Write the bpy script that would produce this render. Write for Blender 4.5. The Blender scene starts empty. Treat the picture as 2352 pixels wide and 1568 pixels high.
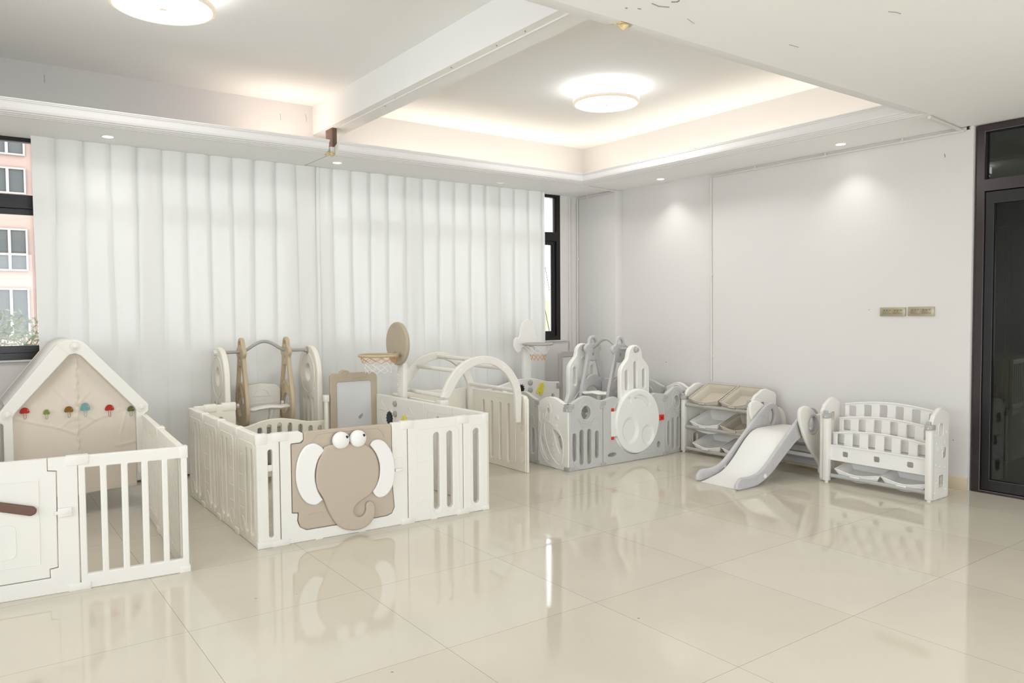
import bpy, bmesh, math, random
from mathutils import Matrix, Vector
random.seed(7)
SC = bpy.context.scene
COL = SC.collection
PI = math.pi

# ------------------------------------------------------------------ materials
def lin(c):
    return tuple((x/12.92 if x <= .04045 else ((x+.055)/1.055)**2.4) for x in [v/255 for v in c])
MATS = {}
def mat(name, rgb, rough=.5, spec=.5, metal=0, bump=0, bscale=60, var=0, vscale=3, emit=None, estr=0, trans=0, coat=0):
    if name in MATS: return MATS[name]
    m = bpy.data.materials.new(name); m.use_nodes = True
    nt = m.node_tree; b = nt.nodes['Principled BSDF']
    c = lin(rgb) + (1,)
    b.inputs['Base Color'].default_value = c
    b.inputs['Roughness'].default_value = rough
    b.inputs['Specular IOR Level'].default_value = spec
    b.inputs['Metallic'].default_value = metal
    if coat: b.inputs['Coat Weight'].default_value = coat
    tc = nt.nodes.new('ShaderNodeTexCoord')
    if var:
        n = nt.nodes.new('ShaderNodeTexNoise'); n.inputs['Scale'].default_value = vscale; n.inputs['Detail'].default_value = 5
        nt.links.new(tc.outputs['Object'], n.inputs['Vector'])
        mx = nt.nodes.new('ShaderNodeMix'); mx.data_type = 'RGBA'
        mx.inputs[6].default_value = tuple(x*(1-var) for x in c[:3]) + (1,)
        mx.inputs[7].default_value = tuple(min(1, x*(1+var*.5)) for x in c[:3]) + (1,)
        nt.links.new(n.outputs['Fac'], mx.inputs[0]); nt.links.new(mx.outputs[2], b.inputs['Base Color'])
    if bump:
        n2 = nt.nodes.new('ShaderNodeTexNoise'); n2.inputs['Scale'].default_value = bscale; n2.inputs['Detail'].default_value = 4
        nt.links.new(tc.outputs['Object'], n2.inputs['Vector'])
        bp = nt.nodes.new('ShaderNodeBump'); bp.inputs['Strength'].default_value = bump; bp.inputs['Distance'].default_value = .002
        nt.links.new(n2.outputs['Fac'], bp.inputs['Height']); nt.links.new(bp.outputs['Normal'], b.inputs['Normal'])
    if emit:
        b.inputs['Emission Color'].default_value = tuple(emit) + (1,); b.inputs['Emission Strength'].default_value = estr
    MATS[name] = m
    return m

WALL = mat('white_wall_paint', (225, 222, 219), .75, .3, bump=.12, bscale=90, var=.015, vscale=1.2)
CEIL = mat('white_ceiling_paint', (249, 248, 245), .85, .2, bump=.1, bscale=70, var=.02, vscale=1)
MOULD = mat('gloss_white_moulding', (236, 234, 232), .5, .4)
PLAS = mat('cream_white_plastic', (240, 235, 223), .42, .4, bump=.06, bscale=300)
PLASW = mat('warm_white_plastic', (234, 231, 223), .42, .4, bump=.06, bscale=300)
WHITE = mat('bright_white_plastic', (238, 236, 231), .38, .45)
BEIGE = mat('taupe_plastic', (190, 176, 158), .5, .35, bump=.08, bscale=300)
SAND = mat('sandy_beige_plastic', (198, 179, 150), .45, .4, bump=.06, bscale=300)
KHAKI = mat('khaki_frame_plastic', (184, 171, 149), .5, .35, bump=.05, bscale=300)
GREY = mat('soft_grey_plastic', (198, 198, 194), .45, .4, bump=.06, bscale=300)
LGREY = mat('lavender_grey_plastic', (195, 193, 193), .42, .4)
CGREY = mat('clip_grey_plastic', (178, 179, 175), .45, .4)
RODG = mat('warm_grey_rod', (181, 177, 171), .4, .4)
STEEL = mat('grey_bar_coating', (172, 170, 164), .35, .5)
BROWN = mat('brown_handle', (112, 84, 72), .5, .4, bump=.08, bscale=200)
BLACK = mat('black_gloss_plastic', (14, 14, 16), .3, .5)
CHAR = mat('charcoal_gear', (42, 47, 56), .4, .4)
YEL = mat('yellow_plastic', (235, 222, 96), .4, .4)
RED = mat('red_plastic', (228, 52, 30), .4, .4)
KNOB = mat('grey_knob', (170, 166, 160), .4, .5)
BINW = mat('white_bin_plastic', (240, 238, 234), .35, .45)
BINB = mat('greige_bin_plastic', (202, 194, 178), .4, .4)
DARKF = mat('black_aluminium', (20, 19, 20), .28, .5, bump=.02)
BROWNF = mat('brown_black_aluminium', (52, 42, 42), .22, .6)
SWITCH = mat('bronze_switch_plastic', (176, 168, 144), .35, .5, metal=.35)
SWIN = mat('bronze_switch_inset', (160, 150, 124), .35, .5, metal=.35)
TRUNK = mat('aged_white_trunking', (224, 219, 211), .5, .4)
FOAM = mat('yellowed_foam', (232, 212, 165), .9, .1, bump=.8, bscale=40, var=.25, vscale=30)
POST = mat('brown_painted_steel', (112, 90, 76), .35, .5, var=.35, vscale=25)
BASEB = mat('beige_tile_skirting', (214, 200, 172), .25, .5, var=.08, vscale=6)
BOARD = mat('whiteboard_surface', (212, 213, 214), .25, .5)
INK = mat('dark_print', (60, 58, 56), .5, .3)
ORANGE = mat('orange_cord', (226, 160, 92), .6, .3)
CORD = mat('white_cord', (240, 240, 238), .6, .3)
LEAD = mat('led_diffuser_ring', (222, 208, 188), .4, .4, emit=(.75, .66, .55), estr=.45)

def emis(name, rgb, s):
    m = bpy.data.materials.new(name); m.use_nodes = True; nt = m.node_tree; nt.nodes.clear()
    o = nt.nodes.new('ShaderNodeOutputMaterial'); e = nt.nodes.new('ShaderNodeEmission')
    e.inputs[0].default_value = tuple(rgb) + (1,); e.inputs[1].default_value = s
    nt.links.new(e.outputs[0], o.inputs[0]); return m
LAMPE = emis('lamp_diffuser_glow', (1, .985, .96), 26)
LAMPS = emis('lamp_side_glow', (.97, .98, 1), 5.5)
SPOTE = emis('downlight_glow', (1, .98, .95), 12)

def glass(name, tint, refl):
    m = bpy.data.materials.new(name); m.use_nodes = True; nt = m.node_tree; nt.nodes.clear()
    o = nt.nodes.new('ShaderNodeOutputMaterial'); mx = nt.nodes.new('ShaderNodeMixShader')
    t = nt.nodes.new('ShaderNodeBsdfTransparent'); g = nt.nodes.new('ShaderNodeBsdfGlossy')
    t.inputs[0].default_value = tuple(tint) + (1,); g.inputs['Roughness'].default_value = .01
    f = nt.nodes.new('ShaderNodeFresnel'); f.inputs[0].default_value = 1.45
    ml = nt.nodes.new('ShaderNodeMath'); ml.operation = 'MULTIPLY_ADD'; ml.inputs[1].default_value = 1; ml.inputs[2].default_value = refl
    nt.links.new(f.outputs[0], ml.inputs[0]); nt.links.new(ml.outputs[0], mx.inputs[0])
    nt.links.new(t.outputs[0], mx.inputs[1]); nt.links.new(g.outputs[0], mx.inputs[2]); nt.links.new(mx.outputs[0], o.inputs[0])
    return m
GLASS = glass('window_glass', (.97, .98, .98), 0)
DGLASS = glass('door_glass', (.72, .78, .74), .02)

def floor_mat():
    m = bpy.data.materials.new('polished_beige_tile'); m.use_nodes = True; nt = m.node_tree; N = nt.nodes; L = nt.links
    b = N['Principled BSDF']; tc = N.new('ShaderNodeTexCoord')
    br = N.new('ShaderNodeTexBrick'); br.offset = 0; br.squash = 1
    for k, v in {'Scale': 1, 'Mortar Size': .0011, 'Mortar Smooth': .6, 'Brick Width': .8, 'Row Height': .8}.items(): br.inputs[k].default_value = v
    br.inputs['Color1'].default_value = lin((211, 204, 188)) + (1,); br.inputs['Color2'].default_value = lin((207, 199, 182)) + (1,)
    br.inputs['Mortar'].default_value = lin((120, 108, 90)) + (1,); L.new(tc.outputs['Object'], br.inputs['Vector'])
    n = N.new('ShaderNodeTexNoise'); n.inputs['Scale'].default_value = 1.6; n.inputs['Detail'].default_value = 8; n.inputs['Distortion'].default_value = .8
    L.new(tc.outputs['Object'], n.inputs['Vector'])
    mp = N.new('ShaderNodeMapRange'); mp.inputs[1].default_value = .3; mp.inputs[2].default_value = .7; mp.inputs[3].default_value = .95; mp.inputs[4].default_value = 1.03
    L.new(n.outputs['Fac'], mp.inputs[0])
    ml = N.new('ShaderNodeMix'); ml.data_type = 'RGBA'; ml.blend_type = 'MULTIPLY'; ml.inputs[0].default_value = 1
    L.new(br.outputs['Color'], ml.inputs[6]); L.new(mp.outputs[0], ml.inputs[7])
    # scattered dark grit
    v = N.new('ShaderNodeTexVoronoi'); v.inputs['Scale'].default_value = 5.5; L.new(tc.outputs['Object'], v.inputs['Vector'])
    lt = N.new('ShaderNodeMath'); lt.operation = 'LESS_THAN'; lt.inputs[1].default_value = .035; L.new(v.outputs['Distance'], lt.inputs[0])
    sp = N.new('ShaderNodeSeparateColor'); L.new(v.outputs['Color'], sp.inputs[0])
    gt = N.new('ShaderNodeMath'); gt.operation = 'GREATER_THAN'; gt.inputs[1].default_value = .86; L.new(sp.outputs[0], gt.inputs[0])
    mm = N.new('ShaderNodeMath'); mm.operation = 'MULTIPLY'; L.new(lt.outputs[0], mm.inputs[0]); L.new(gt.outputs[0], mm.inputs[1])
    m3 = N.new('ShaderNodeMath'); m3.operation = 'MULTIPLY'; m3.inputs[1].default_value = .6; L.new(mm.outputs[0], m3.inputs[0])
    mx = N.new('ShaderNodeMix'); mx.data_type = 'RGBA'; mx.inputs[7].default_value = lin((110, 100, 88)) + (1,)
    L.new(m3.outputs[0], mx.inputs[0]); L.new(ml.outputs[2], mx.inputs[6]); L.new(mx.outputs[2], b.inputs['Base Color'])
    n3 = N.new('ShaderNodeTexNoise'); n3.inputs['Scale'].default_value = 3.2; n3.inputs['Detail'].default_value = 6; L.new(tc.outputs['Object'], n3.inputs['Vector'])
    r = N.new('ShaderNodeMapRange'); r.inputs[1].default_value = .35; r.inputs[2].default_value = .7; r.inputs[3].default_value = .03; r.inputs[4].default_value = .085
    L.new(n3.outputs['Fac'], r.inputs[0]); L.new(r.outputs[0], b.inputs['Roughness'])
    b.inputs['IOR'].default_value = 1.52; b.inputs['Specular IOR Level'].default_value = .62
    return m
FLOOR = floor_mat()

def curtain_mat():
    m = bpy.data.materials.new('sheer_white_fabric'); m.use_nodes = True; nt = m.node_tree; N = nt.nodes; L = nt.links; N.clear()
    o = N.new('ShaderNodeOutputMaterial'); d = N.new('ShaderNodeBsdfDiffuse'); t = N.new('ShaderNodeBsdfTranslucent'); p = N.new('ShaderNodeBsdfTransparent')
    d.inputs[0].default_value = lin((244, 245, 242)) + (1,); t.inputs[0].default_value = lin((246, 247, 244)) + (1,)
    a = N.new('ShaderNodeMixShader'); a.inputs[0].default_value = .07; c = N.new('ShaderNodeMixShader'); c.inputs[0].default_value = .006
    L.new(d.outputs[0], a.inputs[1]); L.new(t.outputs[0], a.inputs[2]); L.new(a.outputs[0], c.inputs[1]); L.new(p.outputs[0], c.inputs[2])
    L.new(c.outputs[0], o.inputs[0]); return m
CURT = curtain_mat()

def fabric_mat():
    m = mat('oatmeal_canvas', (222, 211, 197), .9, .1, bump=.35, bscale=260, var=.03, vscale=8); return m
CANVAS = fabric_mat()

# ------------------------------------------------------------------ mesh helpers
def Fr(p0, p1=None, z=0, back=0):
    """frame: x runs p0->p1 on the floor, z up, front side is -y"""
    a = Vector((p0[0], p0[1], z)); u = Vector((p1[0]-p0[0], p1[1]-p0[1], 0)).normalized(); w = Vector((0, 0, 1)); v = w.cross(u)
    M = Matrix(((u.x, v.x, w.x, a.x), (u.y, v.y, w.y, a.y), (u.z, v.z, w.z, a.z), (0, 0, 0, 1)))
    return M @ Matrix.Translation((0, back, 0))
UPR = Matrix(((1, 0, 0, 0), (0, 0, -1, 0), (0, 1, 0, 0), (0, 0, 0, 1)))     # plate (u,v,w) -> (x=u, z=v, y=-w)
I4 = Matrix.Identity(4)
def XP(X, th=0):   # plates drawn in (Y,z), standing in the plane x=X ; u=Y, front towards -x
    return Matrix(((0, 0, -1, X), (1, 0, 0, 0), (0, 1, 0, 0), (0, 0, 0, 1)))
def YP(Y):         # plates drawn in (X,z), plane y=Y, front towards -y
    return Matrix(((1, 0, 0, 0), (0, 0, -1, Y), (0, 1, 0, 0), (0, 0, 0, 1)))

def round_poly(pts, r, n=5):
    out = []; L = len(pts)
    rs = r if isinstance(r, (list, tuple)) else [r]*L
    for i in range(L):
        p = Vector(pts[i][:2]); a = Vector(pts[i-1][:2]); b = Vector(pts[(i+1) % L][:2]); rr = rs[i]
        da = a-p; db = b-p
        if rr <= 0 or da.length < 1e-6 or db.length < 1e-6: out.append(tuple(p)); continue
        ang = da.angle(db)
        if ang > PI*.98: out.append(tuple(p)); continue
        t = min(rr/math.tan(ang/2), da.length*.49, db.length*.49)
        s = p+da.normalized()*t; e = p+db.normalized()*t
        for k in range(n+1):
            f = k/n; out.append(tuple(s*(1-f)**2+p*2*f*(1-f)+e*f*f))
    return out
def rect(x0, z0, x1, z1, r=0, n=5): return round_poly([(x0, z0), (x1, z0), (x1, z1), (x0, z1)], r, n)
def slot(cx, z0, z1, w, n=8):
    r = w/2; out = [(cx-r*math.cos(PI*k/n), z0+r-r*math.sin(PI*k/n)) for k in range(n+1)]
    out += [(cx+r*math.cos(PI*k/n), z1-r+r*math.sin(PI*k/n)) for k in range(n+1)]
    return out
def ell(cx, cz, a, b, n=32, rot=0, a0=0, a1=2*PI):
    full = abs(a1-a0-2*PI) < 1e-6; m = n if full else n+1; o = []
    for k in range(m):
        t = a0+(a1-a0)*k/n; x = a*math.cos(t); z = b*math.sin(t)
        o.append((cx+x*math.cos(rot)-z*math.sin(rot), cz+x*math.sin(rot)+z*math.cos(rot)))
    return o
def smooth(pts, n=4, closed=True):
    """Catmull-Rom through traced points"""
    L = len(pts); o = []
    rng = range(L) if closed else range(L-1)
    for i in rng:
        if closed: p0, p1, p2, p3 = pts[i-1], pts[i], pts[(i+1) % L], pts[(i+2) % L]
        else: p0, p1, p2, p3 = pts[max(i-1, 0)], pts[i], pts[i+1], pts[min(i+2, L-1)]
        for k in range(n):
            t = k/n
            o.append(tuple(.5*((2*b)+(-a+c)*t+(2*a-5*b+4*c-d)*t*t+(-a+3*b-3*c+d)*t**3) for a, b, c, d in zip(p0, p1, p2, p3)))
    if not closed: o.append(tuple(pts[-1]))
    return o

class PB:
    def __init__(s): s.bm = bmesh.new()
    def _add(s, me, M):
        me.transform(M)
        if M.determinant() < 0: me.flip_normals()
        s.bm.from_mesh(me); bpy.data.meshes.remove(me); return s
    def plate(s, M, outline, holes=(), w0=0, w1=.03, bev=.004, res=2):
        """solid plate between w0 and w1 (w = towards the front)"""
        cu = bpy.data.curves.new('tmp', 'CURVE'); cu.dimensions = '2D'; cu.fill_mode = 'BOTH'
        th = abs(w1-w0); bev = min(bev, th*.49)
        cu.extrude = th/2-bev; cu.bevel_depth = bev; cu.bevel_resolution = res; cu.offset = -bev
        for pl in [outline]+list(holes):
            sp = cu.splines.new('POLY'); sp.points.add(len(pl)-1)
            for q, p in zip(sp.points, pl): q.co = (p[0], p[1], 0, 1)
            sp.use_cyclic_u = True
        ob = bpy.data.objects.new('tmp', cu); me = bpy.data.meshes.new_from_object(ob)
        bpy.data.objects.remove(ob); bpy.data.curves.remove(cu)
        return s._add(me, M @ Matrix.Translation((0, 0, (w0+w1)/2)))
    def box(s, M, x0, y0, z0, x1, y1, z1, bev=0):
        b = bmesh.new(); bmesh.ops.create_cube(b, size=1)
        bmesh.ops.transform(b, matrix=Matrix.Translation(((x0+x1)/2, (y0+y1)/2, (z0+z1)/2)) @ Matrix.Diagonal((abs(x1-x0), abs(y1-y0), abs(z1-z0), 1)), verts=b.verts)
        if bev: bmesh.ops.bevel(b, geom=b.edges[:], offset=bev, segments=2, affect='EDGES', profile=.5)
        me = bpy.data.meshes.new('t'); b.to_mesh(me); b.free(); return s._add(me, M)
    def tube(s, M, path, r, n=8, closed=False, cap=True):
        P = [Vector(p) for p in path]; L = len(P); b = bmesh.new(); rings = []
        rs = r if isinstance(r, (list, tuple)) else [r]*L; up = None
        for i in range(L):
            if closed: d = P[(i+1) % L]-P[i-1]
            else: d = P[min(i+1, L-1)]-P[max(i-1, 0)]
            d.normalize()
            if up is None:
                up = Vector((0, 0, 1)) if abs(d.z) < .9 else Vector((0, 1, 0))
            a = d.cross(up)
            if a.length < 1e-4: a = d.orthogonal()
            a.normalize(); c = a.cross(d).normalized(); up = c
            rings.append([b.verts.new(P[i]+(a*math.cos(2*PI*k/n)+c*math.sin(2*PI*k/n))*rs[i]) for k in range(n)])
        for i in range(L if closed else L-1):
            A, B = rings[i], rings[(i+1) % L]
            for k in range(n): b.faces.new((A[k], A[(k+1) % n], B[(k+1) % n], B[k]))
        if cap and not closed: b.faces.new(rings[0][::-1]); b.faces.new(rings[-1])
        bmesh.ops.recalc_face_normals(b, faces=b.faces)
        me = bpy.data.meshes.new('t'); b.to_mesh(me); b.free(); return s._add(me, M)
    def line(s, M, pts, w=0, r=.003, closed=False):     # raised relief line on a plate drawn in (u,v)
        return s.tube(M, [(p[0], p[1], w) for p in pts], r, 5, closed)
    def lathe(s, M, prof, n=32):                        # profile (r,h) about local z
        b = bmesh.new(); R = []
        for r, h in prof:
            if r < 1e-6: R.append([b.verts.new((0, 0, h))])
            else: R.append([b.verts.new((r*math.cos(2*PI*k/n), r*math.sin(2*PI*k/n), h)) for k in range(n)])
        for A, B in zip(R, R[1:]):
            for k in range(n):
                q = [A[k % len(A)], A[(k+1) % len(A)], B[(k+1) % len(B)], B[k % len(B)]]; u = []
                for x in q:
                    if x not in u: u.append(x)
                if len(u) > 2: b.faces.new(u)
        bmesh.ops.recalc_face_normals(b, faces=b.faces)
        me = bpy.data.meshes.new('t'); b.to_mesh(me); b.free(); return s._add(me, M)
    def grid(s, M, rows, closed=False):                 # rows of 3D points
        b = bmesh.new(); V = [[b.verts.new(p) for p in r] for r in rows]
        for A, B in zip(V, V[1:]):
            for k in range(len(A)-1): b.faces.new((A[k], A[k+1], B[k+1], B[k]))
        me = bpy.data.meshes.new('t'); b.to_mesh(me); b.free(); return s._add(me, M)
    def text(s, M, body, size, x, z, w, depth=.002):
        cu = bpy.data.curves.new('tmp', 'FONT'); cu.body = body; cu.size = size; cu.extrude = depth
        ob = bpy.data.objects.new('tmp', cu); me = bpy.data.meshes.new_from_object(ob); bpy.data.objects.remove(ob)
        return s._add(me, M @ Matrix.Translation((x, z, w)))
    def build(s, name, m, parent=None, loc=None, smooth_ang=38):
        root = parent; org = Vector(loc) if loc else Vector((0, 0, 0))
        while root is not None and root.parent: root = root.parent
        if root is not None: org = root.location.copy()
        s.bm.transform(Matrix.Translation(-org))
        me = bpy.data.meshes.new(name); s.bm.to_mesh(me); s.bm.free()
        for p in me.polygons: p.use_smooth = True
        me.set_sharp_from_angle(angle=math.radians(smooth_ang))
        for mm in (m if isinstance(m, (list, tuple)) else [m]): me.materials.append(mm)
        o = bpy.data.objects.new(name, me); COL.objects.link(o)
        if parent is not None: o.parent = parent
        elif loc: o.location = org
        return o

def tag(o, label, cat, group=None):
    o['label'] = label; o['category'] = cat
    if group: o['group'] = group
    return o
def thing(name, label, cat, loc=(0, 0, 0), group=None):
    o = bpy.data.objects.new(name, None); COL.objects.link(o); o.location = loc; o.empty_display_size = .1
    return tag(o, label, cat, group)
def struct(o): o['kind'] = 'structure'; return o

# ------------------------------------------------------------------ the room
XR, YW, ZL, ZC = 5.24, 3.39, 2.67, 3.24
XL, YB = -3.2, -6.2
struct(PB().box(I4, XL-.2, YB-.2, -.1, XR+.12, YW+.2, 0).build('floor', FLOOR))
struct(PB().box(I4, XL-.2, YB-.2, ZC, XR+3.2, YW+.25, ZC+.1).build('ceiling', CEIL))
# lowered soffits round the recess: window side, right side, near side
c = PB()
c.box(I4, XL, 2.71, ZL, 1.795, YW, ZL+.07)
c.box(I4, 1.812, 2.71, ZL, XR, YW, ZL+.07)
c.box(I4, 4.63, -.84, ZL, XR, 2.71, ZL+.07)
c.box(I4, XL, YB, ZL, XR, -.84, ZL+.07)
struct(c.build('ceiling', CEIL))
# dropped beam across the recess
b = PB(); b.box(I4, 1.93, -.84, 2.98, 2.15, YW, ZC)
b.tube(I4, [(2.0, -.8, 2.978), (2.0, 2.9, 2.978)], .006, 6)
struct(b.build('trim_1', CEIL))
# walls
W = PB(); W.box(I4, XR, -.86, 0, XR+.12, YW+.2, ZC); W.box(I4, XR, YB, 0, XR+.12, -3.0, ZC)
W.box(I4, XR, -3.0, 2.67, XR+.12, -.86, ZC); struct(W.build('wall_right', WALL))
W = PB(); W.box(I4, 5.13, 2.75, 0, XR, YW, ZL, .004); struct(W.build('wall_corner', WALL))
W = PB()
W.box(I4, 4.872, YW, 1.012, XR, YW+.2, 2.67); W.box(I4, XL, YW, 2.67, XR, YW+.2, ZC)
W.box(I4, 1.78, YW, 1.012, 1.98, YW+.2, 2.67)
W.box(I4, XL, YW, 0, 4.95, YW+.2, 1.012); W.box(I4, 4.95, YW, 0, XR, YW+.2, 1.012)
struct(W.build('wall_back', WALL))
W = PB(); W.box(I4, XL-.12, YB, 0, XL, YW+.2, .35); W.box(I4, XL-.12, YB, 2.5, XL, YW+.2, ZC); W.box(I4, XL-.12, YB, .35, XL, -4.0, 2.5); W.box(I4, XL-.12, 1.4, .35, XL, YW+.2, 2.5)
struct(W.build('wall_left', WALL))
f = PB(); f.box(I4, XL-.08, -4.0, .35, XL-.03, 1.4, .41); f.box(I4, XL-.08, -4.0, 2.44, XL-.03, 1.4, 2.5)
for y in (-4.0, -2.2, -.4, 1.34): f.box(I4, XL-.08, y, .41, XL-.03, y+.06, 2.44)
o = struct(f.build('window_fill_left', DARKF)); PB().box(I4, XL-.057, -3.95, .4, XL-.053, 1.35, 2.45).build('pane', GLASS, o)  # unseen window, added so daylight fills the left-facing sides
W = PB(); W.box(I4, XL, YB-.12, 0, XR, YB, .35); W.box(I4, XL, YB-.12, 2.5, XR, YB, ZC); W.box(I4, XL, YB-.12, .35, -2.6, YB, 2.5); W.box(I4, 4.6, YB-.12, .35, XR, YB, 2.5)
struct(W.build('wall_front', WALL))
f = PB(); f.box(I4, -2.6, YB-.08, .35, 4.6, YB-.03, .41); f.box(I4, -2.6, YB-.08, 2.44, 4.6, YB-.03, 2.5)
for x in (-2.6, -.8, 1.0, 2.8, 4.54): f.box(I4, x, YB-.08, .41, x+.06, YB-.03, 2.44)
o = struct(f.build('window_fill_rear', DARKF)); PB().box(I4, -2.55, YB-.057, .4, 4.55, YB-.053, 2.45).build('pane', GLASS, o)  # out-of-view window added as a fill of daylight from behind
# sampling portals in the window openings: they emit nothing, they only tell the renderer where daylight enters
def portal(c_, sx, sz, up_):
    L = bpy.data.lights.new('daylight_portal', 'AREA'); L.shape = 'RECTANGLE'; L.size = sx; L.size_y = sz; L.cycles.is_portal = True
    o = bpy.data.objects.new('daylight_portal', L); COL.objects.link(o); o.location = c_; o.rotation_euler = (PI/2*up_, 0, 0)
portal((1.0, YB-.16, 1.43), 7.2, 2.15, 1)       # faces +y
_L = bpy.data.lights.new('daylight_portal', 'AREA'); _L.shape = 'RECTANGLE'; _L.size = 2.15; _L.size_y = 5.4; _L.cycles.is_portal = True
_o = bpy.data.objects.new('daylight_portal', _L); COL.objects.link(_o); _o.location = (XL-.16, -1.3, 1.43); _o.rotation_euler = (0, -PI/2, 0)
portal((.93, YW+.22, 1.84), 7.9, 1.66, -1)      # faces -y
# thickened wall under the window with a little ledge
W = PB(); W.box(I4, XL, 3.335, 0, 4.935, YW, 1.0, .006); struct(W.build('trim_2', WALL))
# skirting
s = PB(); s.box(I4, XR-.012, -.86, 0, XR, 2.75, .098, .002); s.box(I4, XR-.0135, -.69, 0, XR-.011, -.687, .098)
struct(s.build('baseboard_right', BASEB))
s = PB(); s.box(I4, XL, 3.323, 0, 4.935, 3.335, .1, .002); s.box(I4, 4.935, YW-.012, 0, 5.13, YW, .1, .002)
struct(s.build('baseboard_back', BASEB))
s = PB(); s.box(I4, 5.118, 2.75, 0, 5.13, YW-.012, .1, .002); s.box(I4, 5.118, 2.738, 0, XR-.012, 2.75, .1, .002)
struct(s.build('baseboard_corner', BASEB))

# crown moulding : profile (out, up) swept; out = towards the opening
PROF = [(0, 0), (.026, -.001), (.029, .004), (.050, .005), (.053, .010), (.070, .013), (.074, .019), (.088, .023), (.096, .036), (.101, .055), (.103, .070), (.107, .079), (.113, .081), (.115, .088), (.120, .090), (.121, .099), (.095, .102), (0, .07)]
def mould(name, a, b, nrm, cut0=0, cut1=0, hs=1):
    rows = []
    d = (Vector(b)-Vector(a)).normalized(); n = Vector(nrm)
    p = PB(); bm = p.bm; rows = []
    for end, k in ((Vector(a), cut0), (Vector(b), -cut1)): rows.append([bm.verts.new(end+n*o+Vector((0, 0, h*hs))+d*o*k) for o, h in PROF])
    A, B = rows; L = len(PROF)
    for k in range(L): bm.faces.new((A[k], A[(k+1) % L], B[(k+1) % L], B[k]))
    bm.faces.new(A[::-1]); bm.faces.new(B); bmesh.ops.recalc_face_normals(bm, faces=bm.faces)
    return struct(p.build(name, MOULD, smooth_ang=14))
mould('trim_3', (XL, 2.71, ZL), (1.757, 2.71, ZL), (0, -1, 0))
mould('trim_4', (1.846, 2.71, ZL), (4.63, 2.71, ZL), (0, -1, 0), cut1=1)
mould('trim_5', (4.63, 2.71, ZL), (4.63, -.84, ZL), (-1, 0, 0), cut0=1, cut1=1)
mould('trim_6', (4.63, -.84, ZL), (1.83, -.84, ZL), (0, 1, 0), cut0=1, hs=.4)
mould('trim_7', (1.73, -.84, ZL), (XL, -.84, ZL), (0, 1, 0), hs=.4)

# steel post, left standing in the gap of the moulding
t = PB(); t.box(I4, 1.962, 3.02, ZL+.068, 2.005, 3.17, 2.982, .003); t.box(I4, 2.005, 3.14, ZL+.068, 2.03, 3.16, 2.98)
tag(t.build('steel_post', POST, loc=(1.99, 3.1, ZL+.07)), 'scuffed brown steel post showing in the gap of the ceiling moulding', 'post')
def lumps(name, c, n, r, spread, label):
    p = PB()
    for i in range(n):
        b = bmesh.new(); bmesh.ops.create_icosphere(b, subdivisions=2, radius=r*random.uniform(.6, 1.1))
        for v in b.verts: v.co *= random.uniform(.82, 1.15)
        me = bpy.data.meshes.new('t'); b.to_mesh(me); b.free()
        p._add(me, Matrix.Translation(Vector(c)+Vector([random.uniform(-1, 1)*q for q in spread])))
    return tag(p.build(name, FOAM, loc=c), label, 'foam')
lumps('foam_filler', (1.765, -.80, ZL+.02), 9, .022, (.035, .022, .02), 'yellowed foam lump plugging the break in the near ceiling moulding')
lumps('foam_filler', (1.802, 2.695, ZL+.012), 14, .014, (.034, .012, .014), 'crumbly cream filler under the brown steel post in the moulding gap')

# ---- scuffs, chips and hairline cracks that mark the ceiling and walls
SCUFF = mat('dark_scuff', (146, 140, 132), .9, .1)
cl = bpy.data.objects['ceiling.001']; wr = bpy.data.objects['wall_right']; wb = bpy.data.objects['wall_back']
def scuff(par, pts, r=.0016): PB().tube(I4, pts, r, 4).build('paint_scuff', SCUFF, par)
zz = ZL-.0005
for pts, r in (([(1.70, -1.06, zz), (1.745, -1.055, zz), (1.79, -1.075, zz)], .003), ([(1.64, -.96, zz), (1.648, -.963, zz)], .004), ([(1.755, -1.12, zz), (1.775, -1.135, zz), (1.772, -1.15, zz)], .004),
    ([(1.96, -1.03, zz), (2.03, -1.01, zz)], .0012), ([(2.64, -1.095, zz), (2.71, -1.10, zz)], .0015), ([(2.63, -1.60, zz), (2.66, -1.615, zz), (2.70, -1.62, zz)], .002), ([(1.69, -.985, zz), (1.705, -.99, zz)], .003)): scuff(cl, pts, r)
for pts, r in (([(XR-.0005, -.664, 2.475), (XR-.0005, -.66, 2.50)], .003), ([(XR-.0005, -.09, 1.338), (XR-.0005, -.094, 1.344)], .003), ([(XR-.0005, 2.10, .805), (XR-.0005, 2.115, .801)], .003), ([(XR-.0005, -.75, .362), (XR-.0005, -.757, .366)], .003)): scuff(wr, pts, r)
for pts in ([(-.176, YW-.0005, 3.10), (-.176, YW-.0005, 3.16)], [(1.633, YW-.0005, 3.07), (1.63, YW-.0005, 3.13)], [(1.872, YW-.0005, 3.09), (1.868, YW-.0005, 3.13), (1.86, YW-.0005, 3.16)]): scuff(wb, pts, .0014)
bm_ = bpy.data.objects['trim_1']
for x, y in ((1.952, 1.0), (1.96, .48), (1.96, .19), (1.99, 1.88), (2.02, 2.11)): scuff(bm_, [(x, y, 2.979), (x+.012, y+.012, 2.979)], .003)

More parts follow.
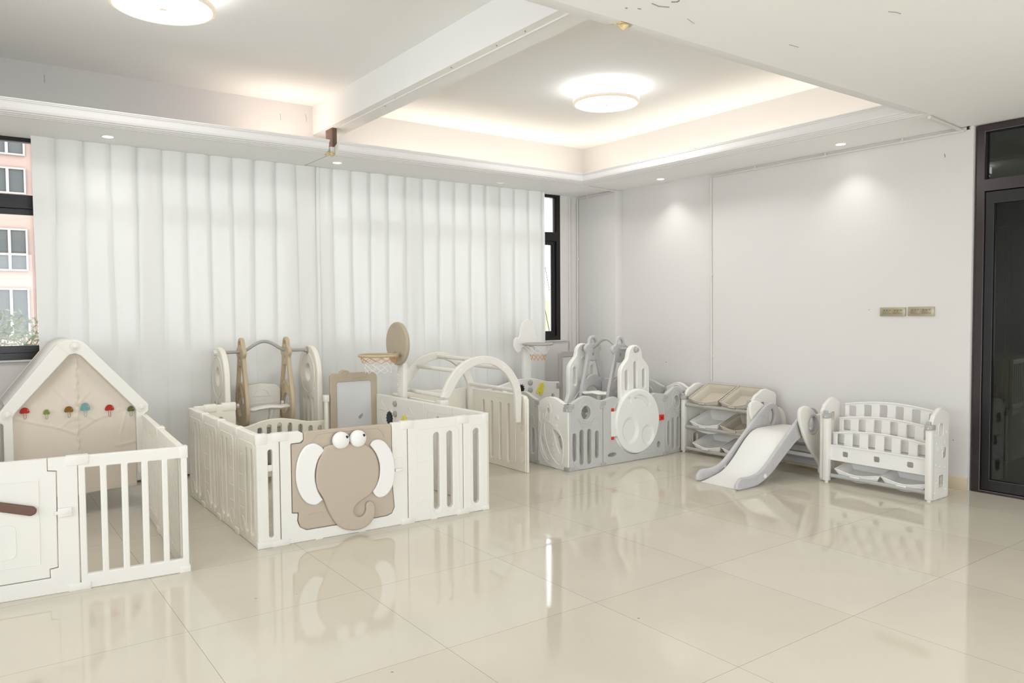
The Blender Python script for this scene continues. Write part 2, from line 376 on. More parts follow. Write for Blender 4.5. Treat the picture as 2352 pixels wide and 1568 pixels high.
# ---- cable trunking (round white conduits)
def trunk(label, paths, r=.009, clips=()):
    p = PB(); g = 'white surface conduits'
    for q in paths: p.tube(I4, q, r, 8)
    root = paths[0][0]
    o = p.build('cable_trunking', TRUNK, loc=root); tag(o, label, 'cable trunking', g)
    for cpt in clips:
        PB().box(I4, cpt[0]-.008, cpt[1]-.008, cpt[2]-.018, cpt[0]+.012, cpt[1]+.008, cpt[2]+.02, .002).build('clip', TRUNK, o)
    return o
trunk('thin white conduit along the top of the right wall, then down it', [[(5.226, -.8, 2.645), (5.226, 1.5, 2.645), (5.228, 1.515, 2.63), (5.228, 1.5, .66)]], clips=[(5.228, -.35, 2.65), (5.228, .3, 2.65), (5.228, 1.0, 2.65), (5.23, 1.5, 1.7), (5.23, 1.5, .9)])
trunk('short conduit crossing the ceiling from the moulding corner to the door', [[(4.66, -.82, 2.655), (5.23, -.77, 2.655), (5.232, -.84, 2.655)]], r=.013)
trunk('white conduit at the corner column edge running down beside the window', [[(4.7, 2.70, 2.655), (5.118, 2.74, 2.655), (5.118, 3.37, 2.64), (5.118, 3.375, .5)]], clips=[(5.12, 3.2, 2.65), (5.12, 3.37, 1.95)])
trunk('slim white conduit between the window frame and the corner column', [[(5.0, 3.38, 2.66), (5.0, 3.38, .1)]], r=.008)
p = PB(); p.tube(I4, [(5.04, 3.375, 2.66), (5.04, 3.375, .6)], .002, 5)
tag(p.build('bead_chain', TRUNK, loc=(5.04, 3.375, .6)), 'thin bead chain hanging beside the slim conduit by the window', 'chain')
p = PB(); p.box(I4, 5.22, -.84, 2.645, 5.235, -.82, 2.667); tag(p.build('cable_end', BLACK, loc=(5.23, -.83, 2.65)), 'small black cable end at the ceiling by the door frame', 'cable')

# ---- windows
def window(name, x0, x1, mull):
    z0, z1 = 1.012, 2.67; y0, y1 = YW+.0, YW+.07
    ed = [x0]+list(mull)+[x1]; f = PB(); lo = []; hi = []
    for k in range(len(ed)-1):
        a = ed[k]+(.055 if k == 0 else .03); b2 = ed[k+1]-(.055 if k == len(ed)-2 else .03)
        lo.append(rect(a, z0+.05, b2, 2.145)); hi.append(rect(a, 2.245, b2, z1-.03))
    f.plate(YP(y1), rect(x0, z0, x1, z1), lo+hi, 0, y1-y0-.002, .001, 1)
    o = struct(f.build(name, DARKF))
    for l in lo:
        a, b2 = l[0][0], l[1][0]
        PB().plate(YP(y1-.012), rect(a+.001, z0+.051, b2-.001, 2.144), [rect(a+.046, z0+.105, b2-.046, 2.10)], 0, .036, .003, 1).build('sash', DARKF, o)
    g = PB(); g.box(I4, x0+.03, y0+.035, z0+.03, x1-.03, y0+.039, z1-.02); g.build('pane', GLASS, o)
    return o
window('window_1', -3.0, 1.78, [-1.6, -.9, .55])
window('window_2', 1.98, 4.872, [2.95, 3.95])
s = PB(); s.box(I4, -3.0, 3.31, 1.0, 4.945, 3.40, 1.012, .003); struct(s.build('trim_8', WALL))

# ---- curtains
def curtain(x0, x1, label, seed):
    rnd = random.Random(seed); per = .188; n = round((x1-x0)/per); per = (x1-x0)/n
    base = [(0, 0), (.03, -.008), (.07, -.011), (.11, -.009), (.148, 0), (.153, .010), (.140, .017), (.118, .020), (.116, .027), (.135, .032), (.160, .030), (.175, .015)]
    cols = []
    for i in range(n):
        ph = rnd.uniform(-.02, .02); am = rnd.uniform(.6, 1.3)
        for (a, b2) in base: cols.append((i, a*per/.188, b2, ph, am))
    cols.append((n, 0, 0, 0, 1))
    rows = []; zt, zb = 2.668, .02; NR = 44
    sway = [rnd.uniform(-1, 1) for _ in range(n+2)]
    for r in range(NR+1):
        f = r/NR; z = zt+(zb-zt)*f; g = min(1, f*1.6)**1.3; row = []
        for (i, a, b2, ph, am) in cols:
            s0 = (i*per+a)
            sx = s0 + g*(.018*math.sin(s0*9+seed)+.012*math.sin(s0*23+seed*2+f*2))
            soft = .016*math.sin(2*PI*(s0/per)*(.5 if am > 1.05 else 1)+ph*40)*am + .007*math.sin(s0*5.1+seed+f*1.5)
            y = b2*(1-.75*g)*am + soft*g
            x = x0+sx*(1-.0)
            row.append((x, 3.268+y*.62+(0 if seed == 3 else .014), z))
        rows.append(row)
    p = PB(); p.grid(I4, rows); return tag(p.build('curtain', CURT, loc=(x0, 3.27, .02), smooth_ang=70), label, 'curtain')
curtain(-.285, 1.93, 'sheer white pleated curtain behind the house pen and beige swing', 3)
curtain(1.905, 4.56, 'sheer white pleated curtain behind the climbing arch, reaching the right window', 11)

# ---- outside
FAC = mat('salmon_facade', (142, 122, 113), .8, .2); FACP = mat('pale_facade_strip', (142, 136, 131), .8, .2)
SHW = mat('facade_window_glass', (72, 74, 73), .5, .15); LEAF = mat('tree_leaves', (84, 92, 66), .6, .3, var=.5, vscale=4)
CREAMB = mat('cream_facade', (150, 140, 118), .8, .2); GRND = mat('outside_ground', (170, 168, 160), .9, .1)
w = tag(PB().box(I4, -14, 13, -6, .9, 19, 9).build('building', FAC, loc=(-4, 13, -6)), 'salmon pink office building seen through the window at the left', 'building')
n = 0
for zb, zt_, md in ((5.4, 6.1, 0), (4.2, 4.7, 0), (3.51, 3.98, 0), (2.13, 2.89, 2.43), (.95, 1.82, 0), (-.6, .3, 0)):
    for k in range(-3, 1):
        xo = k*1.9 + .29; op = [rect(xo-1.27, zb+.03, xo-.86, zt_-.03), rect(xo-.82, zb+.03, xo-.30, zt_-.03), rect(xo-.255, zb+.03, xo-.03, zt_-.03)]
        if md: op = [q for a, b2 in ((-1.27, -.86), (-.82, -.30), (-.255, -.03)) for q in (rect(xo+a, zb+.03, xo+b2, md-.02), rect(xo+a, md+.02, xo+b2, zt_-.03))]
        f2 = PB().box(I4, xo-1.28, 12.97, zb+.01, xo-.02, 12.995, zt_-.01).build('window', SHW, w)
        PB().plate(YP(12.99), rect(xo-1.3, zb, xo, zt_), op, 0, .05, .001, 1).build('window_frame', FACP, f2)
PB().box(I4, .40, 12.95, -6, .9, 13.0, 9).build('wall_band', FACP, w)
tag(PB().box(I4, 13.0, 17, -6, 24, 20, 1.7).build('building', CREAMB, loc=(18, 18, -6)), 'cream low building seen through the right end of the window', 'building')
tag(PB().box(I4, -40, 6.5, -6.2, 50, 60, -6).build('ground', GRND, loc=(0, 30, -6)), 'pale street ground outside below the windows', 'ground')
t = thing('tree', 'light green leafy tree outside the left window in front of the pink building', 'tree', (-.6, 6, -6))
PB().tube(I4, [(-.6, 6, -6), (-.55, 6, -3), (-.5, 6.05, -.5), (-.4, 6, .9)], [.16, .13, .1, .05], 8).build('trunk', BROWN, t)
lf = PB(); bmx = lf.bm
for k in range(9000):
    while True:
        q = Vector([random.uniform(-1, 1) for _ in range(3)])
        if q.length < 1: break
    c0 = Vector((-.62+q.x*1.0, 6.1+q.y*.8, .40+q.z*1.06)); d = Vector([random.gauss(0, 1) for _ in range(3)]).normalized(); e = d.orthogonal().normalized(); L = random.uniform(.045, .085)
    bmx.faces.new([bmx.verts.new(c0), bmx.verts.new(c0+d*L*.5+e*L*.2), bmx.verts.new(c0+d*L), bmx.verts.new(c0+d*L*.5-e*L*.2)])
lf.build('foliage', LEAF, t)
for k, (dx, dz) in enumerate(((0, 0), (.25, .3))):
    p = PB(); p.tube(I4, [(11.5+dx, 14, 4.9+dz), (12.9+dx, 14.2, 2.8+dz), (13.9+dx, 14.3, -1)], .012, 5)
    tag(p.build('cable', BLACK, loc=(13, 14, 2)), 'thin cable hanging outside the right end of the window', 'cable', 'outside cables')

# ---- glass door at the right
D0, D1 = -.875, -2.9
f = PB(); f.plate(XP(XR+.1), rect(D1, 0, D0, 2.665), [rect(D1+.06, .02, D0-.055, 2.19), rect(D1+.06, 2.275, D0-.055, 2.615)], 0, .08, .003, 1)
dr = struct(f.build('door_1', BROWNF))
f = PB(); f.plate(XP(XR+.085), rect(D1+.062, .022, D0-.057, 2.186), [rect(D1+.13, .10, D0-.115, 2.10)], 0, .05, .003, 1)
lfp = f.build('door_leaf', DARKF, dr)
PB().box(I4, XR+.058, D1+.12, .09, XR+.063, D0-.09, 2.11).build('door_pane', DGLASS, lfp)
PB().box(I4, XR+.058, D1+.05, 2.27, XR+.063, D0-.05, 2.62).build('transom_pane', DGLASS, dr)
# dim room behind the glass door
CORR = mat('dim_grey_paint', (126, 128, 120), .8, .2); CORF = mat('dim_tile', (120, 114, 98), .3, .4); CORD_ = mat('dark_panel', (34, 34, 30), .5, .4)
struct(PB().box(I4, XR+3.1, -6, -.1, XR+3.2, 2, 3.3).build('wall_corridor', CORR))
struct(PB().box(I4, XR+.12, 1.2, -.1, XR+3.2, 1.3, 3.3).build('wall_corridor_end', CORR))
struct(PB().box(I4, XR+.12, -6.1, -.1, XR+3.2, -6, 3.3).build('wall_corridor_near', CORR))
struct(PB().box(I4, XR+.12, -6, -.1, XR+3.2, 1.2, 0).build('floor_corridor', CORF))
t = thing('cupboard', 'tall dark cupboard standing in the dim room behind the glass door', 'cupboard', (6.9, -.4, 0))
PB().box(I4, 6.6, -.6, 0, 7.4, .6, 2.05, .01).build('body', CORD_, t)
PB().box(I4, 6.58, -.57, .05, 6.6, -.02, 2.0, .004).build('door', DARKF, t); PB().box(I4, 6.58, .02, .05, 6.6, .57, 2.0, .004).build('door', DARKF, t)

# ---- switches
def switch(y0, y1, z0, z1, label):
    t = thing('wall_switch', label, 'switch', (XR-.01, (y0+y1)/2, z0), 'bronze switch plates on the right wall')
    PB().box(I4, XR-.012, y1, z0, XR, y0, z1, .002).build('plate', SWITCH, t)
    w = (y0-y1); m = (y0+y1)/2
    for s0 in (m+.006, m-.006-.36*w):
        q = PB(); q.box(I4, XR-.0145, s0, z0+.017, XR-.011, s0+.36*w, z1-.014, .001); in_ = q.build('socket_insert', SWIN, t)
        h = PB()
        for k in range(3): h.box(I4, XR-.0155, s0+.36*w*(.12+.32*k), z1-.026, XR-.0143, s0+.36*w*(.20+.32*k), z1-.021)
        h.build('indicator', CHAR, in_)
switch(-.188, -.39, 1.289, 1.358, 'bronze double switch plate on the right wall, the one farther from the door')
switch(-.41, -.607, 1.291, 1.362, 'bronze double switch plate on the right wall, the one nearer the door')

# ---- ceiling lamps and downlights
def lamp(x, y, label, r=.28, zt=ZC):
    t = thing('ceiling_lamp', label, 'ceiling lamp', (x, y, zt), 'round drum ceiling lamps'); T = Matrix.Translation((x, y, zt))
    PB().lathe(T, [(0, 0), (r*.93, 0), (r*.93, -.022), (0, -.022)], 48).build('base', WHITE, t)
    PB().lathe(T, [(r*.95, -.024), (r, -.03), (r, -.114), (r*.97, -.116)], 48).build('side_diffuser', LAMPS, t)
    PB().lathe(T, [(r, -.113), (r+.004, -.116), (r+.002, -.132), (r*.95, -.138), (r*.92, -.134)], 48).build('trim_ring', LEAD, t)
    PB().lathe(T, [(0, -.135), (r*.925, -.135)], 48).build('diffuser', LAMPE, t)
    PB().lathe(T, [(0, -.150), (.02, -.146), (.026, -.135)], 24).build('cap', LEAD, t)
lamp(.25, 1.37, 'round white ceiling lamp above the left playpens, cut by the frame top')
lamp(3.76, 1.43, 'round white ceiling lamp in the right-hand ceiling recess')
lamp(1.4, -3.6, 'added fill lamp, round and white, unseen on the low ceiling behind the camera', .28, ZL)  # added out of view to fill the room with light
lamp(4.0, -3.6, 'added fill lamp, round and white, unseen on the low ceiling behind the camera near the door', .28, ZL)  # second unseen fill lamp, added on the door side
def downlight(x, y, label, on=True, e=9):
    t = thing('downlight', label, 'downlight', (x, y, ZL), 'recessed ceiling downlights'); T = Matrix.Translation((x, y, ZL))
    PB().lathe(T, [(.036, .002), (.038, -.003), (.05, -.004), (.053, 0)], 32).build('ring', WHITE, t)
    PB().lathe(T, [(0, -.0015), (.037, -.0015)], 32).build('lens', SPOTE if on else LEAD, t)
    if on:
        L = bpy.data.lights.new('downlight_bulb', 'SPOT'); L.energy = e; L.spot_size = math.radians(105); L.spot_blend = .75; L.shadow_soft_size = .04; L.color = (1, .97, .93)
        o = bpy.data.objects.new('downlight_bulb', L); COL.objects.link(o); o.location = (0, 0, -.01); o.parent = t
downlight(.185, 3.0, 'lit round downlight over the left curtain near the window gap', e=2.5)
downlight(1.99, 2.99, 'lit round downlight just right of the brown steel post', e=2.5)
downlight(3.8, 3.06, 'unlit round downlight over the right-hand curtain', False)
downlight(5.016, 1.977, 'lit round downlight over the right wall, nearer the corner')
downlight(5.015, .036, 'lit round downlight over the right wall, nearer the door')

# cove LED strips (warm), lying on the ledge behind the moulding
def strip(a, b, e, label, col=(1, .89, .76)):
    a = Vector(a); b = Vector(b); m = (a+b)/2; d = b-a
    L = bpy.data.lights.new('led_glow', 'AREA'); L.shape = 'RECTANGLE'; L.size = d.length; L.size_y = .02; L.energy = e; L.color = col; L.spread = math.radians(180)
    o = bpy.data.objects.new('led_glow', L); COL.objects.link(o); ang = math.atan2(d.y, d.x)
    o.rotation_euler = (PI, 0, ang)
    p = PB(); p.box(Matrix.Translation(m) @ Matrix.Rotation(ang, 4, 'Z'), -d.length/2, -.012, -.012, d.length/2, .012, -.003)
    s = p.build('led_strip', WHITE, loc=tuple(m)); tag(s, label, 'light strip', 'warm cove light strips')
    o.parent = s
strip((2.3, 3.18, 2.775), (4.95, 3.18, 2.775), 5, 'warm cove light strip hidden above the moulding over the right curtain')
strip((5.02, 3.1, 2.775), (5.02, -.6, 2.775), 6, 'warm cove light strip hidden above the moulding along the right wall')
strip((1.3, 3.12, 2.775), (1.85, 3.12, 2.775), 2.0, 'short warm light strip hidden above the moulding left of the steel post', (1, .82, .7))

# ------------------------------------------------------------------ playpen helpers
TH = .04
def clip(M, x, z, w=.05, h=.035, th=.005):
    return PB().box(M, x-w/2, -th, z, x+w/2, TH+th, z+h, .003)
def tick_panel(F, x0, x1, m, root, flip=False, digit='3', slots=True, top=.655):
    """wide fence panel: two through slots, a raised ruler scale and a raised circle"""
    M = F @ UPR; w = x1-x0; p = PB(); X = (lambda a: x1-a) if flip else (lambda a: x0+a); k = w/.403
    hs = [slot(X(.205*k), .06, .566, .044), slot(X(.303*k), .058, .566, .044)] if slots else []
    p.plate(M, rect(x0+.001, 0, x1-.001, top, .008), hs, -TH, 0, .006)
    for (a, r_) in ((.205, .034), (.303, .034)):
        cx = X(a*k); p.line(M, [(cx-r_, .12), (cx-r_*.95, .07), (cx-r_*.7, .045), (cx, .028), (cx+r_*.7, .045), (cx+r_*.95, .07), (cx+r_, .12)], 0, .0022)
    fr = [(X(.055*k), .08), (X(.055*k), .575), (X(.075*k), .597), (X(.345*k), .597), (X(.366*k), .575), (X(.366*k), .08)]
    p.line(M, fr, 0, .0026)
    for z in (.385, .285, .188): p.line(M, [(X(.062*k), z), (X(.145*k), z)], 0, .0022)
    p.line(M, ell(X(.11*k), .088, .044*k, .045, 20), 0, .0024, True)
    p.text(M, digit, .07, X(.11*k)-.02, .465, .0005, .001)
    return p.build('fence_panel', m, root)
def slim_panel(F, x0, x1, m, root, cx, z0=.058, z1=.566, top=.655, w=.036, ring=True):
    M = F @ UPR; p = PB(); p.plate(M, rect(x0+.001, 0, x1-.001, top, .008), [slot(cx, z0, z1, w)], -TH, 0, .006)
    if ring: p.line(M, [(q[0], q[1]) for q in slot(cx, z0-.02, z1+.025, w+.05)], 0, .0022, True)
    return p.build('fence_panel', m, root)
def joint_clip(F, x, root, m, w=.1, top=True, bot=True):
    if bot: PB().box(F, x-w*.62, -.007, -.001, x+w*.5, TH+.006, .036, .004).build('floor_clip', m, root)
    if top: PB().box(F, x-w*.5, -.0045, .607, x+w*.5, TH+.0045, .658, .004).build('top_clip', m, root)

# ================================================================== elephant playpen
pen = thing('playpen', 'cream square playpen with a taupe elephant gate, in the centre left of the room', 'playpen', (1.36, 1.7, 0))
A0, A1 = (.594, .942), (2.14, .87)
F = Fr(A0, A1); M = F @ UPR
p = PB(); p.plate(M, rect(.001, 0, .131, .655, .008), [slot(.078, .055, .566, .026)], -TH, 0, .006)
p.box(F, .06, .012, .44, .095, .03, .475, .002); p.build('fence_panel', PLASW, pen)
fo = [(.135, 0), (.943, 0), (.943, .653), (.838, .653), (.838, .454), (.839, .261), (.851, .118), (.832, .08), (.80, .069), (.703, .068), (.462, .065), (.283, .065), (.242, .09), (.229, .13), (.233, .173), (.198, .177), (.198, .588), (.255, .590), (.272, .605), (.271, .643), (.25, .656), (.135, .656)]
gf = PB().plate(M, round_poly(fo, .006, 2), (), -TH, 0, .005).build('gate_frame', PLASW, pen)
q = PB(); q.plate(M, round_poly([(.852, .35), (.906, .357), (.906, .42), (.899, .432), (.872, .43), (.852, .416)], .006), [], 0, .0025, .001); q.box(F, .853, -.016, .345, .905, 0, .364, .004)
q.build('gate_latch', PLASW, gf)
go = [(.285, .65), (.277, .643), (.275, .634), (.2745, .60), (.262, .585), (.202, .585), (.202, .181), (.238, .177), (.234, .13), (.246, .096), (.264, .08), (.287, .07), (.462, .07), (.703, .073), (.797, .074), (.829, .086), (.846, .121), (.835, .261), (.834, .454), (.834, .638), (.822, .650)]
g = PB(); g.plate(M, round_poly(go, .004, 2), (), -.036, .001, .005)
g.line(M, smooth([(.323, .594), (.345, .62), (.376, .632), (.55, .634), (.722, .632), (.762, .61), (.784, .567)], 3, False), .001, .004)
g.line(M, rect(.292, .128, .386, .159, .014), .001, .0018, True)
gate = g.build('gate', BEIGE, pen)
head = [(.398, .554), (.388, .535), (.368, .496), (.351, .461), (.338, .384), (.346, .308), (.383, .242), (.41, .167), (.448, .095), (.481, .057), (.52, .033), (.57, .02), (.621, .022), (.662, .037), (.693, .066), (.71, .107), (.708, .155), (.697, .177), (.677, .185), (.659, .181), (.65, .16), (.65, .131), (.632, .105), (.602, .1), (.577, .12), (.572, .148), (.588, .174), (.623, .198), (.675, .224), (.711, .263), (.733, .314), (.74, .377), (.73, .441), (.705, .493), (.669, .53), (.619, .552), (.54, .56), (.46, .562)]
h = PB(); h.plate(M, smooth(head, 3), (), 0, .024, .011, 4)
for a, b2 in zip([(.498, .093), (.541, .065), (.592, .054), (.632, .06), (.668, .078), (.682, .117), (.681, .156)], [(.476, .077), (.523, .039), (.588, .026), (.642, .036), (.684, .063), (.706, .113), (.700, .160)]):
    h.line(M, [a, b2], .0235, .0016)
hd = h.build('elephant_head', BEIGE, gate)
earL = [(.394, .53), (.379, .551), (.355, .57), (.33, .58), (.294, .574), (.264, .552), (.238, .506), (.223, .444), (.221, .38), (.23, .324), (.252, .27), (.283, .231), (.321, .213), (.349, .216), (.379, .237), (.356, .278), (.342, .317), (.334, .365), (.335, .411), (.347, .461), (.364, .496)]
earR = [(.683, .532), (.701, .556), (.737, .563), (.773, .549), (.804, .516), (.83, .469), (.845, .408), (.846, .339), (.838, .281), (.818, .239), (.789, .209), (.752, .198), (.721, .208), (.696, .241), (.721, .277), (.740, .324), (.746, .381), (.739, .431), (.719, .482)]
for e in (earL, earR): (lambda k_: PB().plate(M, smooth(e[:k_+1], 4, False)+smooth(e[k_:]+[e[0]], 4, False)[1:-1], (), 0, .021, .009, 4))(14 if e is earL else 13).build('ear', WHITE, gate)['label'] = 'white elephant ear'
for cx, px in ((.4915, .521), (.5995, .629)):
    T = M @ Matrix.Translation((cx, .584, 0)); e = PB(); e.lathe(T, [(.051, .018), (.052, .034), (.049, .044), (.04, .051), (.024, .056), (0, .058)], 40)
    e = e.build('eye', WHITE, gate); T = M @ Matrix.Translation((px, .604, .0500)); PB().lathe(T, [(.009, -.01), (.009, .0035), (0, .005)], 20).build('pupil', BLACK, e)
tick_panel(F, .947, 1.350, PLASW, pen, digit='2'); slim_panel(F, 1.352, 1.544, PLASW, pen, 1.452, w=.046)
joint_clip(F, .945, pen, PLASW, .085); joint_clip(F, 1.351, pen, PLASW, .085); joint_clip(F, .135, pen, PLASW, .09)
PB().box(F, -.004, -.006, 0, .09, TH, .036, .004).build('floor_clip', PLASW, pen); PB().box(F, -.006, -.004, .6, .062, TH+.002, .66, .005).build('corner_clip', PLASW, pen)
PB().box(F, 1.5, -.006, 0, 1.549, TH, .036, .004).build('floor_clip', PLASW, pen); PB().box(F, 1.505, -.004, .6, 1.549, TH+.002, .66, .005).build('corner_clip', PLASW, pen)
for x in (.36, .63, 1.13): PB().box(F, x-.025, -.003, -.001, x+.02, .01, .008).build('foot_pad', PLASW, pen)
S = Fr((.597, 2.545), (.594, .944))
for k, fl in enumerate((False, False, True, False)): tick_panel(S, k*.4, (k+1)*.4, PLAS, pen, fl, '4162'[k])
for k in (1, 2, 3): joint_clip(S, k*.4, pen, PLAS, .07)
R = Fr((2.098, 2.5), (2.138, .91))
M = R @ UPR; a = PB(); a.plate(M, rect(0, 0, .778, .655, .01), [slot(.56, .07, .34, .05), slot(.66, .07, .34, .05)], -TH, 0, .006)
for cx, cz in ((.10, .56), (.57, .545), (.10, .42)):
    a.line(M, smooth([(cx-.06, cz-.03), (cx-.05, cz+.01), (cx-.01, cz+.05), (cx+.02, cz+.02), (cx+.06, cz), (cx+.065, cz-.03), (cx, cz-.025)], 3), 0, .003, True)
a.line(M, ell(.245, .475, .055, .065, 24), 0, .006, True)
ap = a.build('activity_panel', PLASW, pen)
for cz in (.603, .52): PB().lathe(M @ Matrix.Translation((.336, cz, 0)), [(.024, 0), (.024, .012), (.02, .017), (0, .018)], 24).build('knob', KNOB, ap)
gr = [((.042+.006*math.cos(12*t))*math.cos(t)+.245, (.05+.006*math.cos(12*t))*math.sin(t)+.475) for t in [2*PI*k/96 for k in range(96)]]
PB().plate(M, gr, (), .002, .016, .003).build('gear', CHAR, ap)
PB().plate(M, smooth([(.455, .46), (.46, .50), (.485, .525), (.51, .515), (.525, .485), (.56, .475), (.555, .462), (.50, .455)], 3), (), 0, .016, .005).build('yellow_shape', YEL, ap)
tick_panel(R, .78, 1.178, PLASW, pen, digit='5'); tick_panel(R, 1.18, 1.585, PLASW, pen, True, '6')
B = Fr((.637, 2.525), (.94, 2.525)); M = B @ UPR
PB().plate(M, rect(0, 0, .10, .66, .008), (), -TH, 0, .006).build('fence_panel', PLAS, pen)
PB().plate(M, rect(.102, 0, .30, .66, .008), [slot(.185, .06, .567, .042)], -TH, 0, .006).build('fence_panel', PLAS, pen)
q = PB(); q.box(B, .07, -.006, .61, .16, TH, .668, .006); q.box(B, .20, -.006, .61, .302, TH, .672, .006); q.build('top_clip', PLAS, pen)
RF = Fr((0, 2.585), (1, 2.585)); M = RF @ UPR
ro = [(.945, .05), (1.675, .05), (1.675, .458), (1.66, .459), (1.54, .463), (1.469, .478), (1.401, .494), (1.319, .508), (1.219, .508), (1.153, .499), (1.088, .480), (1.042, .467), (.99, .463), (.945, .463)]
hs = [slot(x, .12, zt, .036) for x, zt in ((1.05, .425), (1.136, .448), (1.21, .466), (1.293, .472), (1.378, .466), (1.465, .448), (1.55, .428), (1.63, .42))]
PB().plate(M, ro, hs, -.03, 0, .006).build('arched_rail', PLAS, pen)
q = PB(); q.box(Fr((0, 2.5), (1, 2.5)), 1.644, 0, 0, 1.67, .035, .64, .006); q.box(Fr((0, 2.5), (1, 2.5)), 1.636, -.006, .62, 1.678, .04, .676, .005); q.build('gate_post', PLAS, pen)

# ================================================================== swing sets
def arm(F, x, root, m, hz, nuts):
    P = F @ Matrix.Translation((x, 0, 0)) @ Matrix(((0, 0, -1, 0), (1, 0, 0, 0), (0, 1, 0, 0), (0, 0, 0, 1)))    # (y,z) plate, front toward -x
    half = [(.0, .116), (.034, .108), (.055, .082), (.064, .048), (.076, .036), (.104, .022), (.118, -.006), (.108, -.032), (.088, -.052), (.098, -.12), (.118, -.2), (.142, -.28), (.168, -.36), (.182, -.44), (.176, -.52), (.148, -.585), (.085, -.612), (0, -.618)]
    out = [(a, hz+b) for a, b in half]+[(-a, hz+b) for a, b in half[1:-1]][::-1]
    loop = [(0, .088), (.024, .081), (.037, .062), (.038, .044), (-.038, .044), (-.037, .062), (-.024, .081)]
    ah = [(-.048, -.118), (0, -.127), (.048, -.118), (.112, -.30), (.065, -.262), (0, -.247), (-.065, -.262), (-.112, -.30)]
    lens = [(-.10, -.395), (-.04, -.36), (.04, -.375), (.095, -.43), (.112, -.51), (.065, -.535), (0, -.525), (-.07, -.475)]
    hs = [smooth([(a, hz+b) for a, b in loop], 2), ell(0, hz-.062, .013, .015, 16), round_poly([(a, hz+b) for a, b in ah], .012, 3), smooth([(a, hz+b) for a, b in lens], 3)]
    p = PB(); p.plate(P, smooth(out, 3), hs, -.016, .016, .009, 3)
    for r in (.055, .068, .081, .094):
        p.line(P, [(.0+r*math.cos(t)*1.05, hz-.385+r*math.sin(t)*1.1) for t in [PI*(.08+.84*k/14) for k in range(15)]], .016, .0028)
    o = p.build('swing_arm', m, root)
    for (y, z) in nuts:
        for s_ in (1, -1): PB().lathe(P @ Matrix.Translation((y, hz+z, 0)) @ Matrix.Diagonal((1, 1, s_, 1)), [(.02, .018), (.02, .034), (.012, .038), (0, .038)], 6).build('bolt_cap', WHITE, o)
    return o
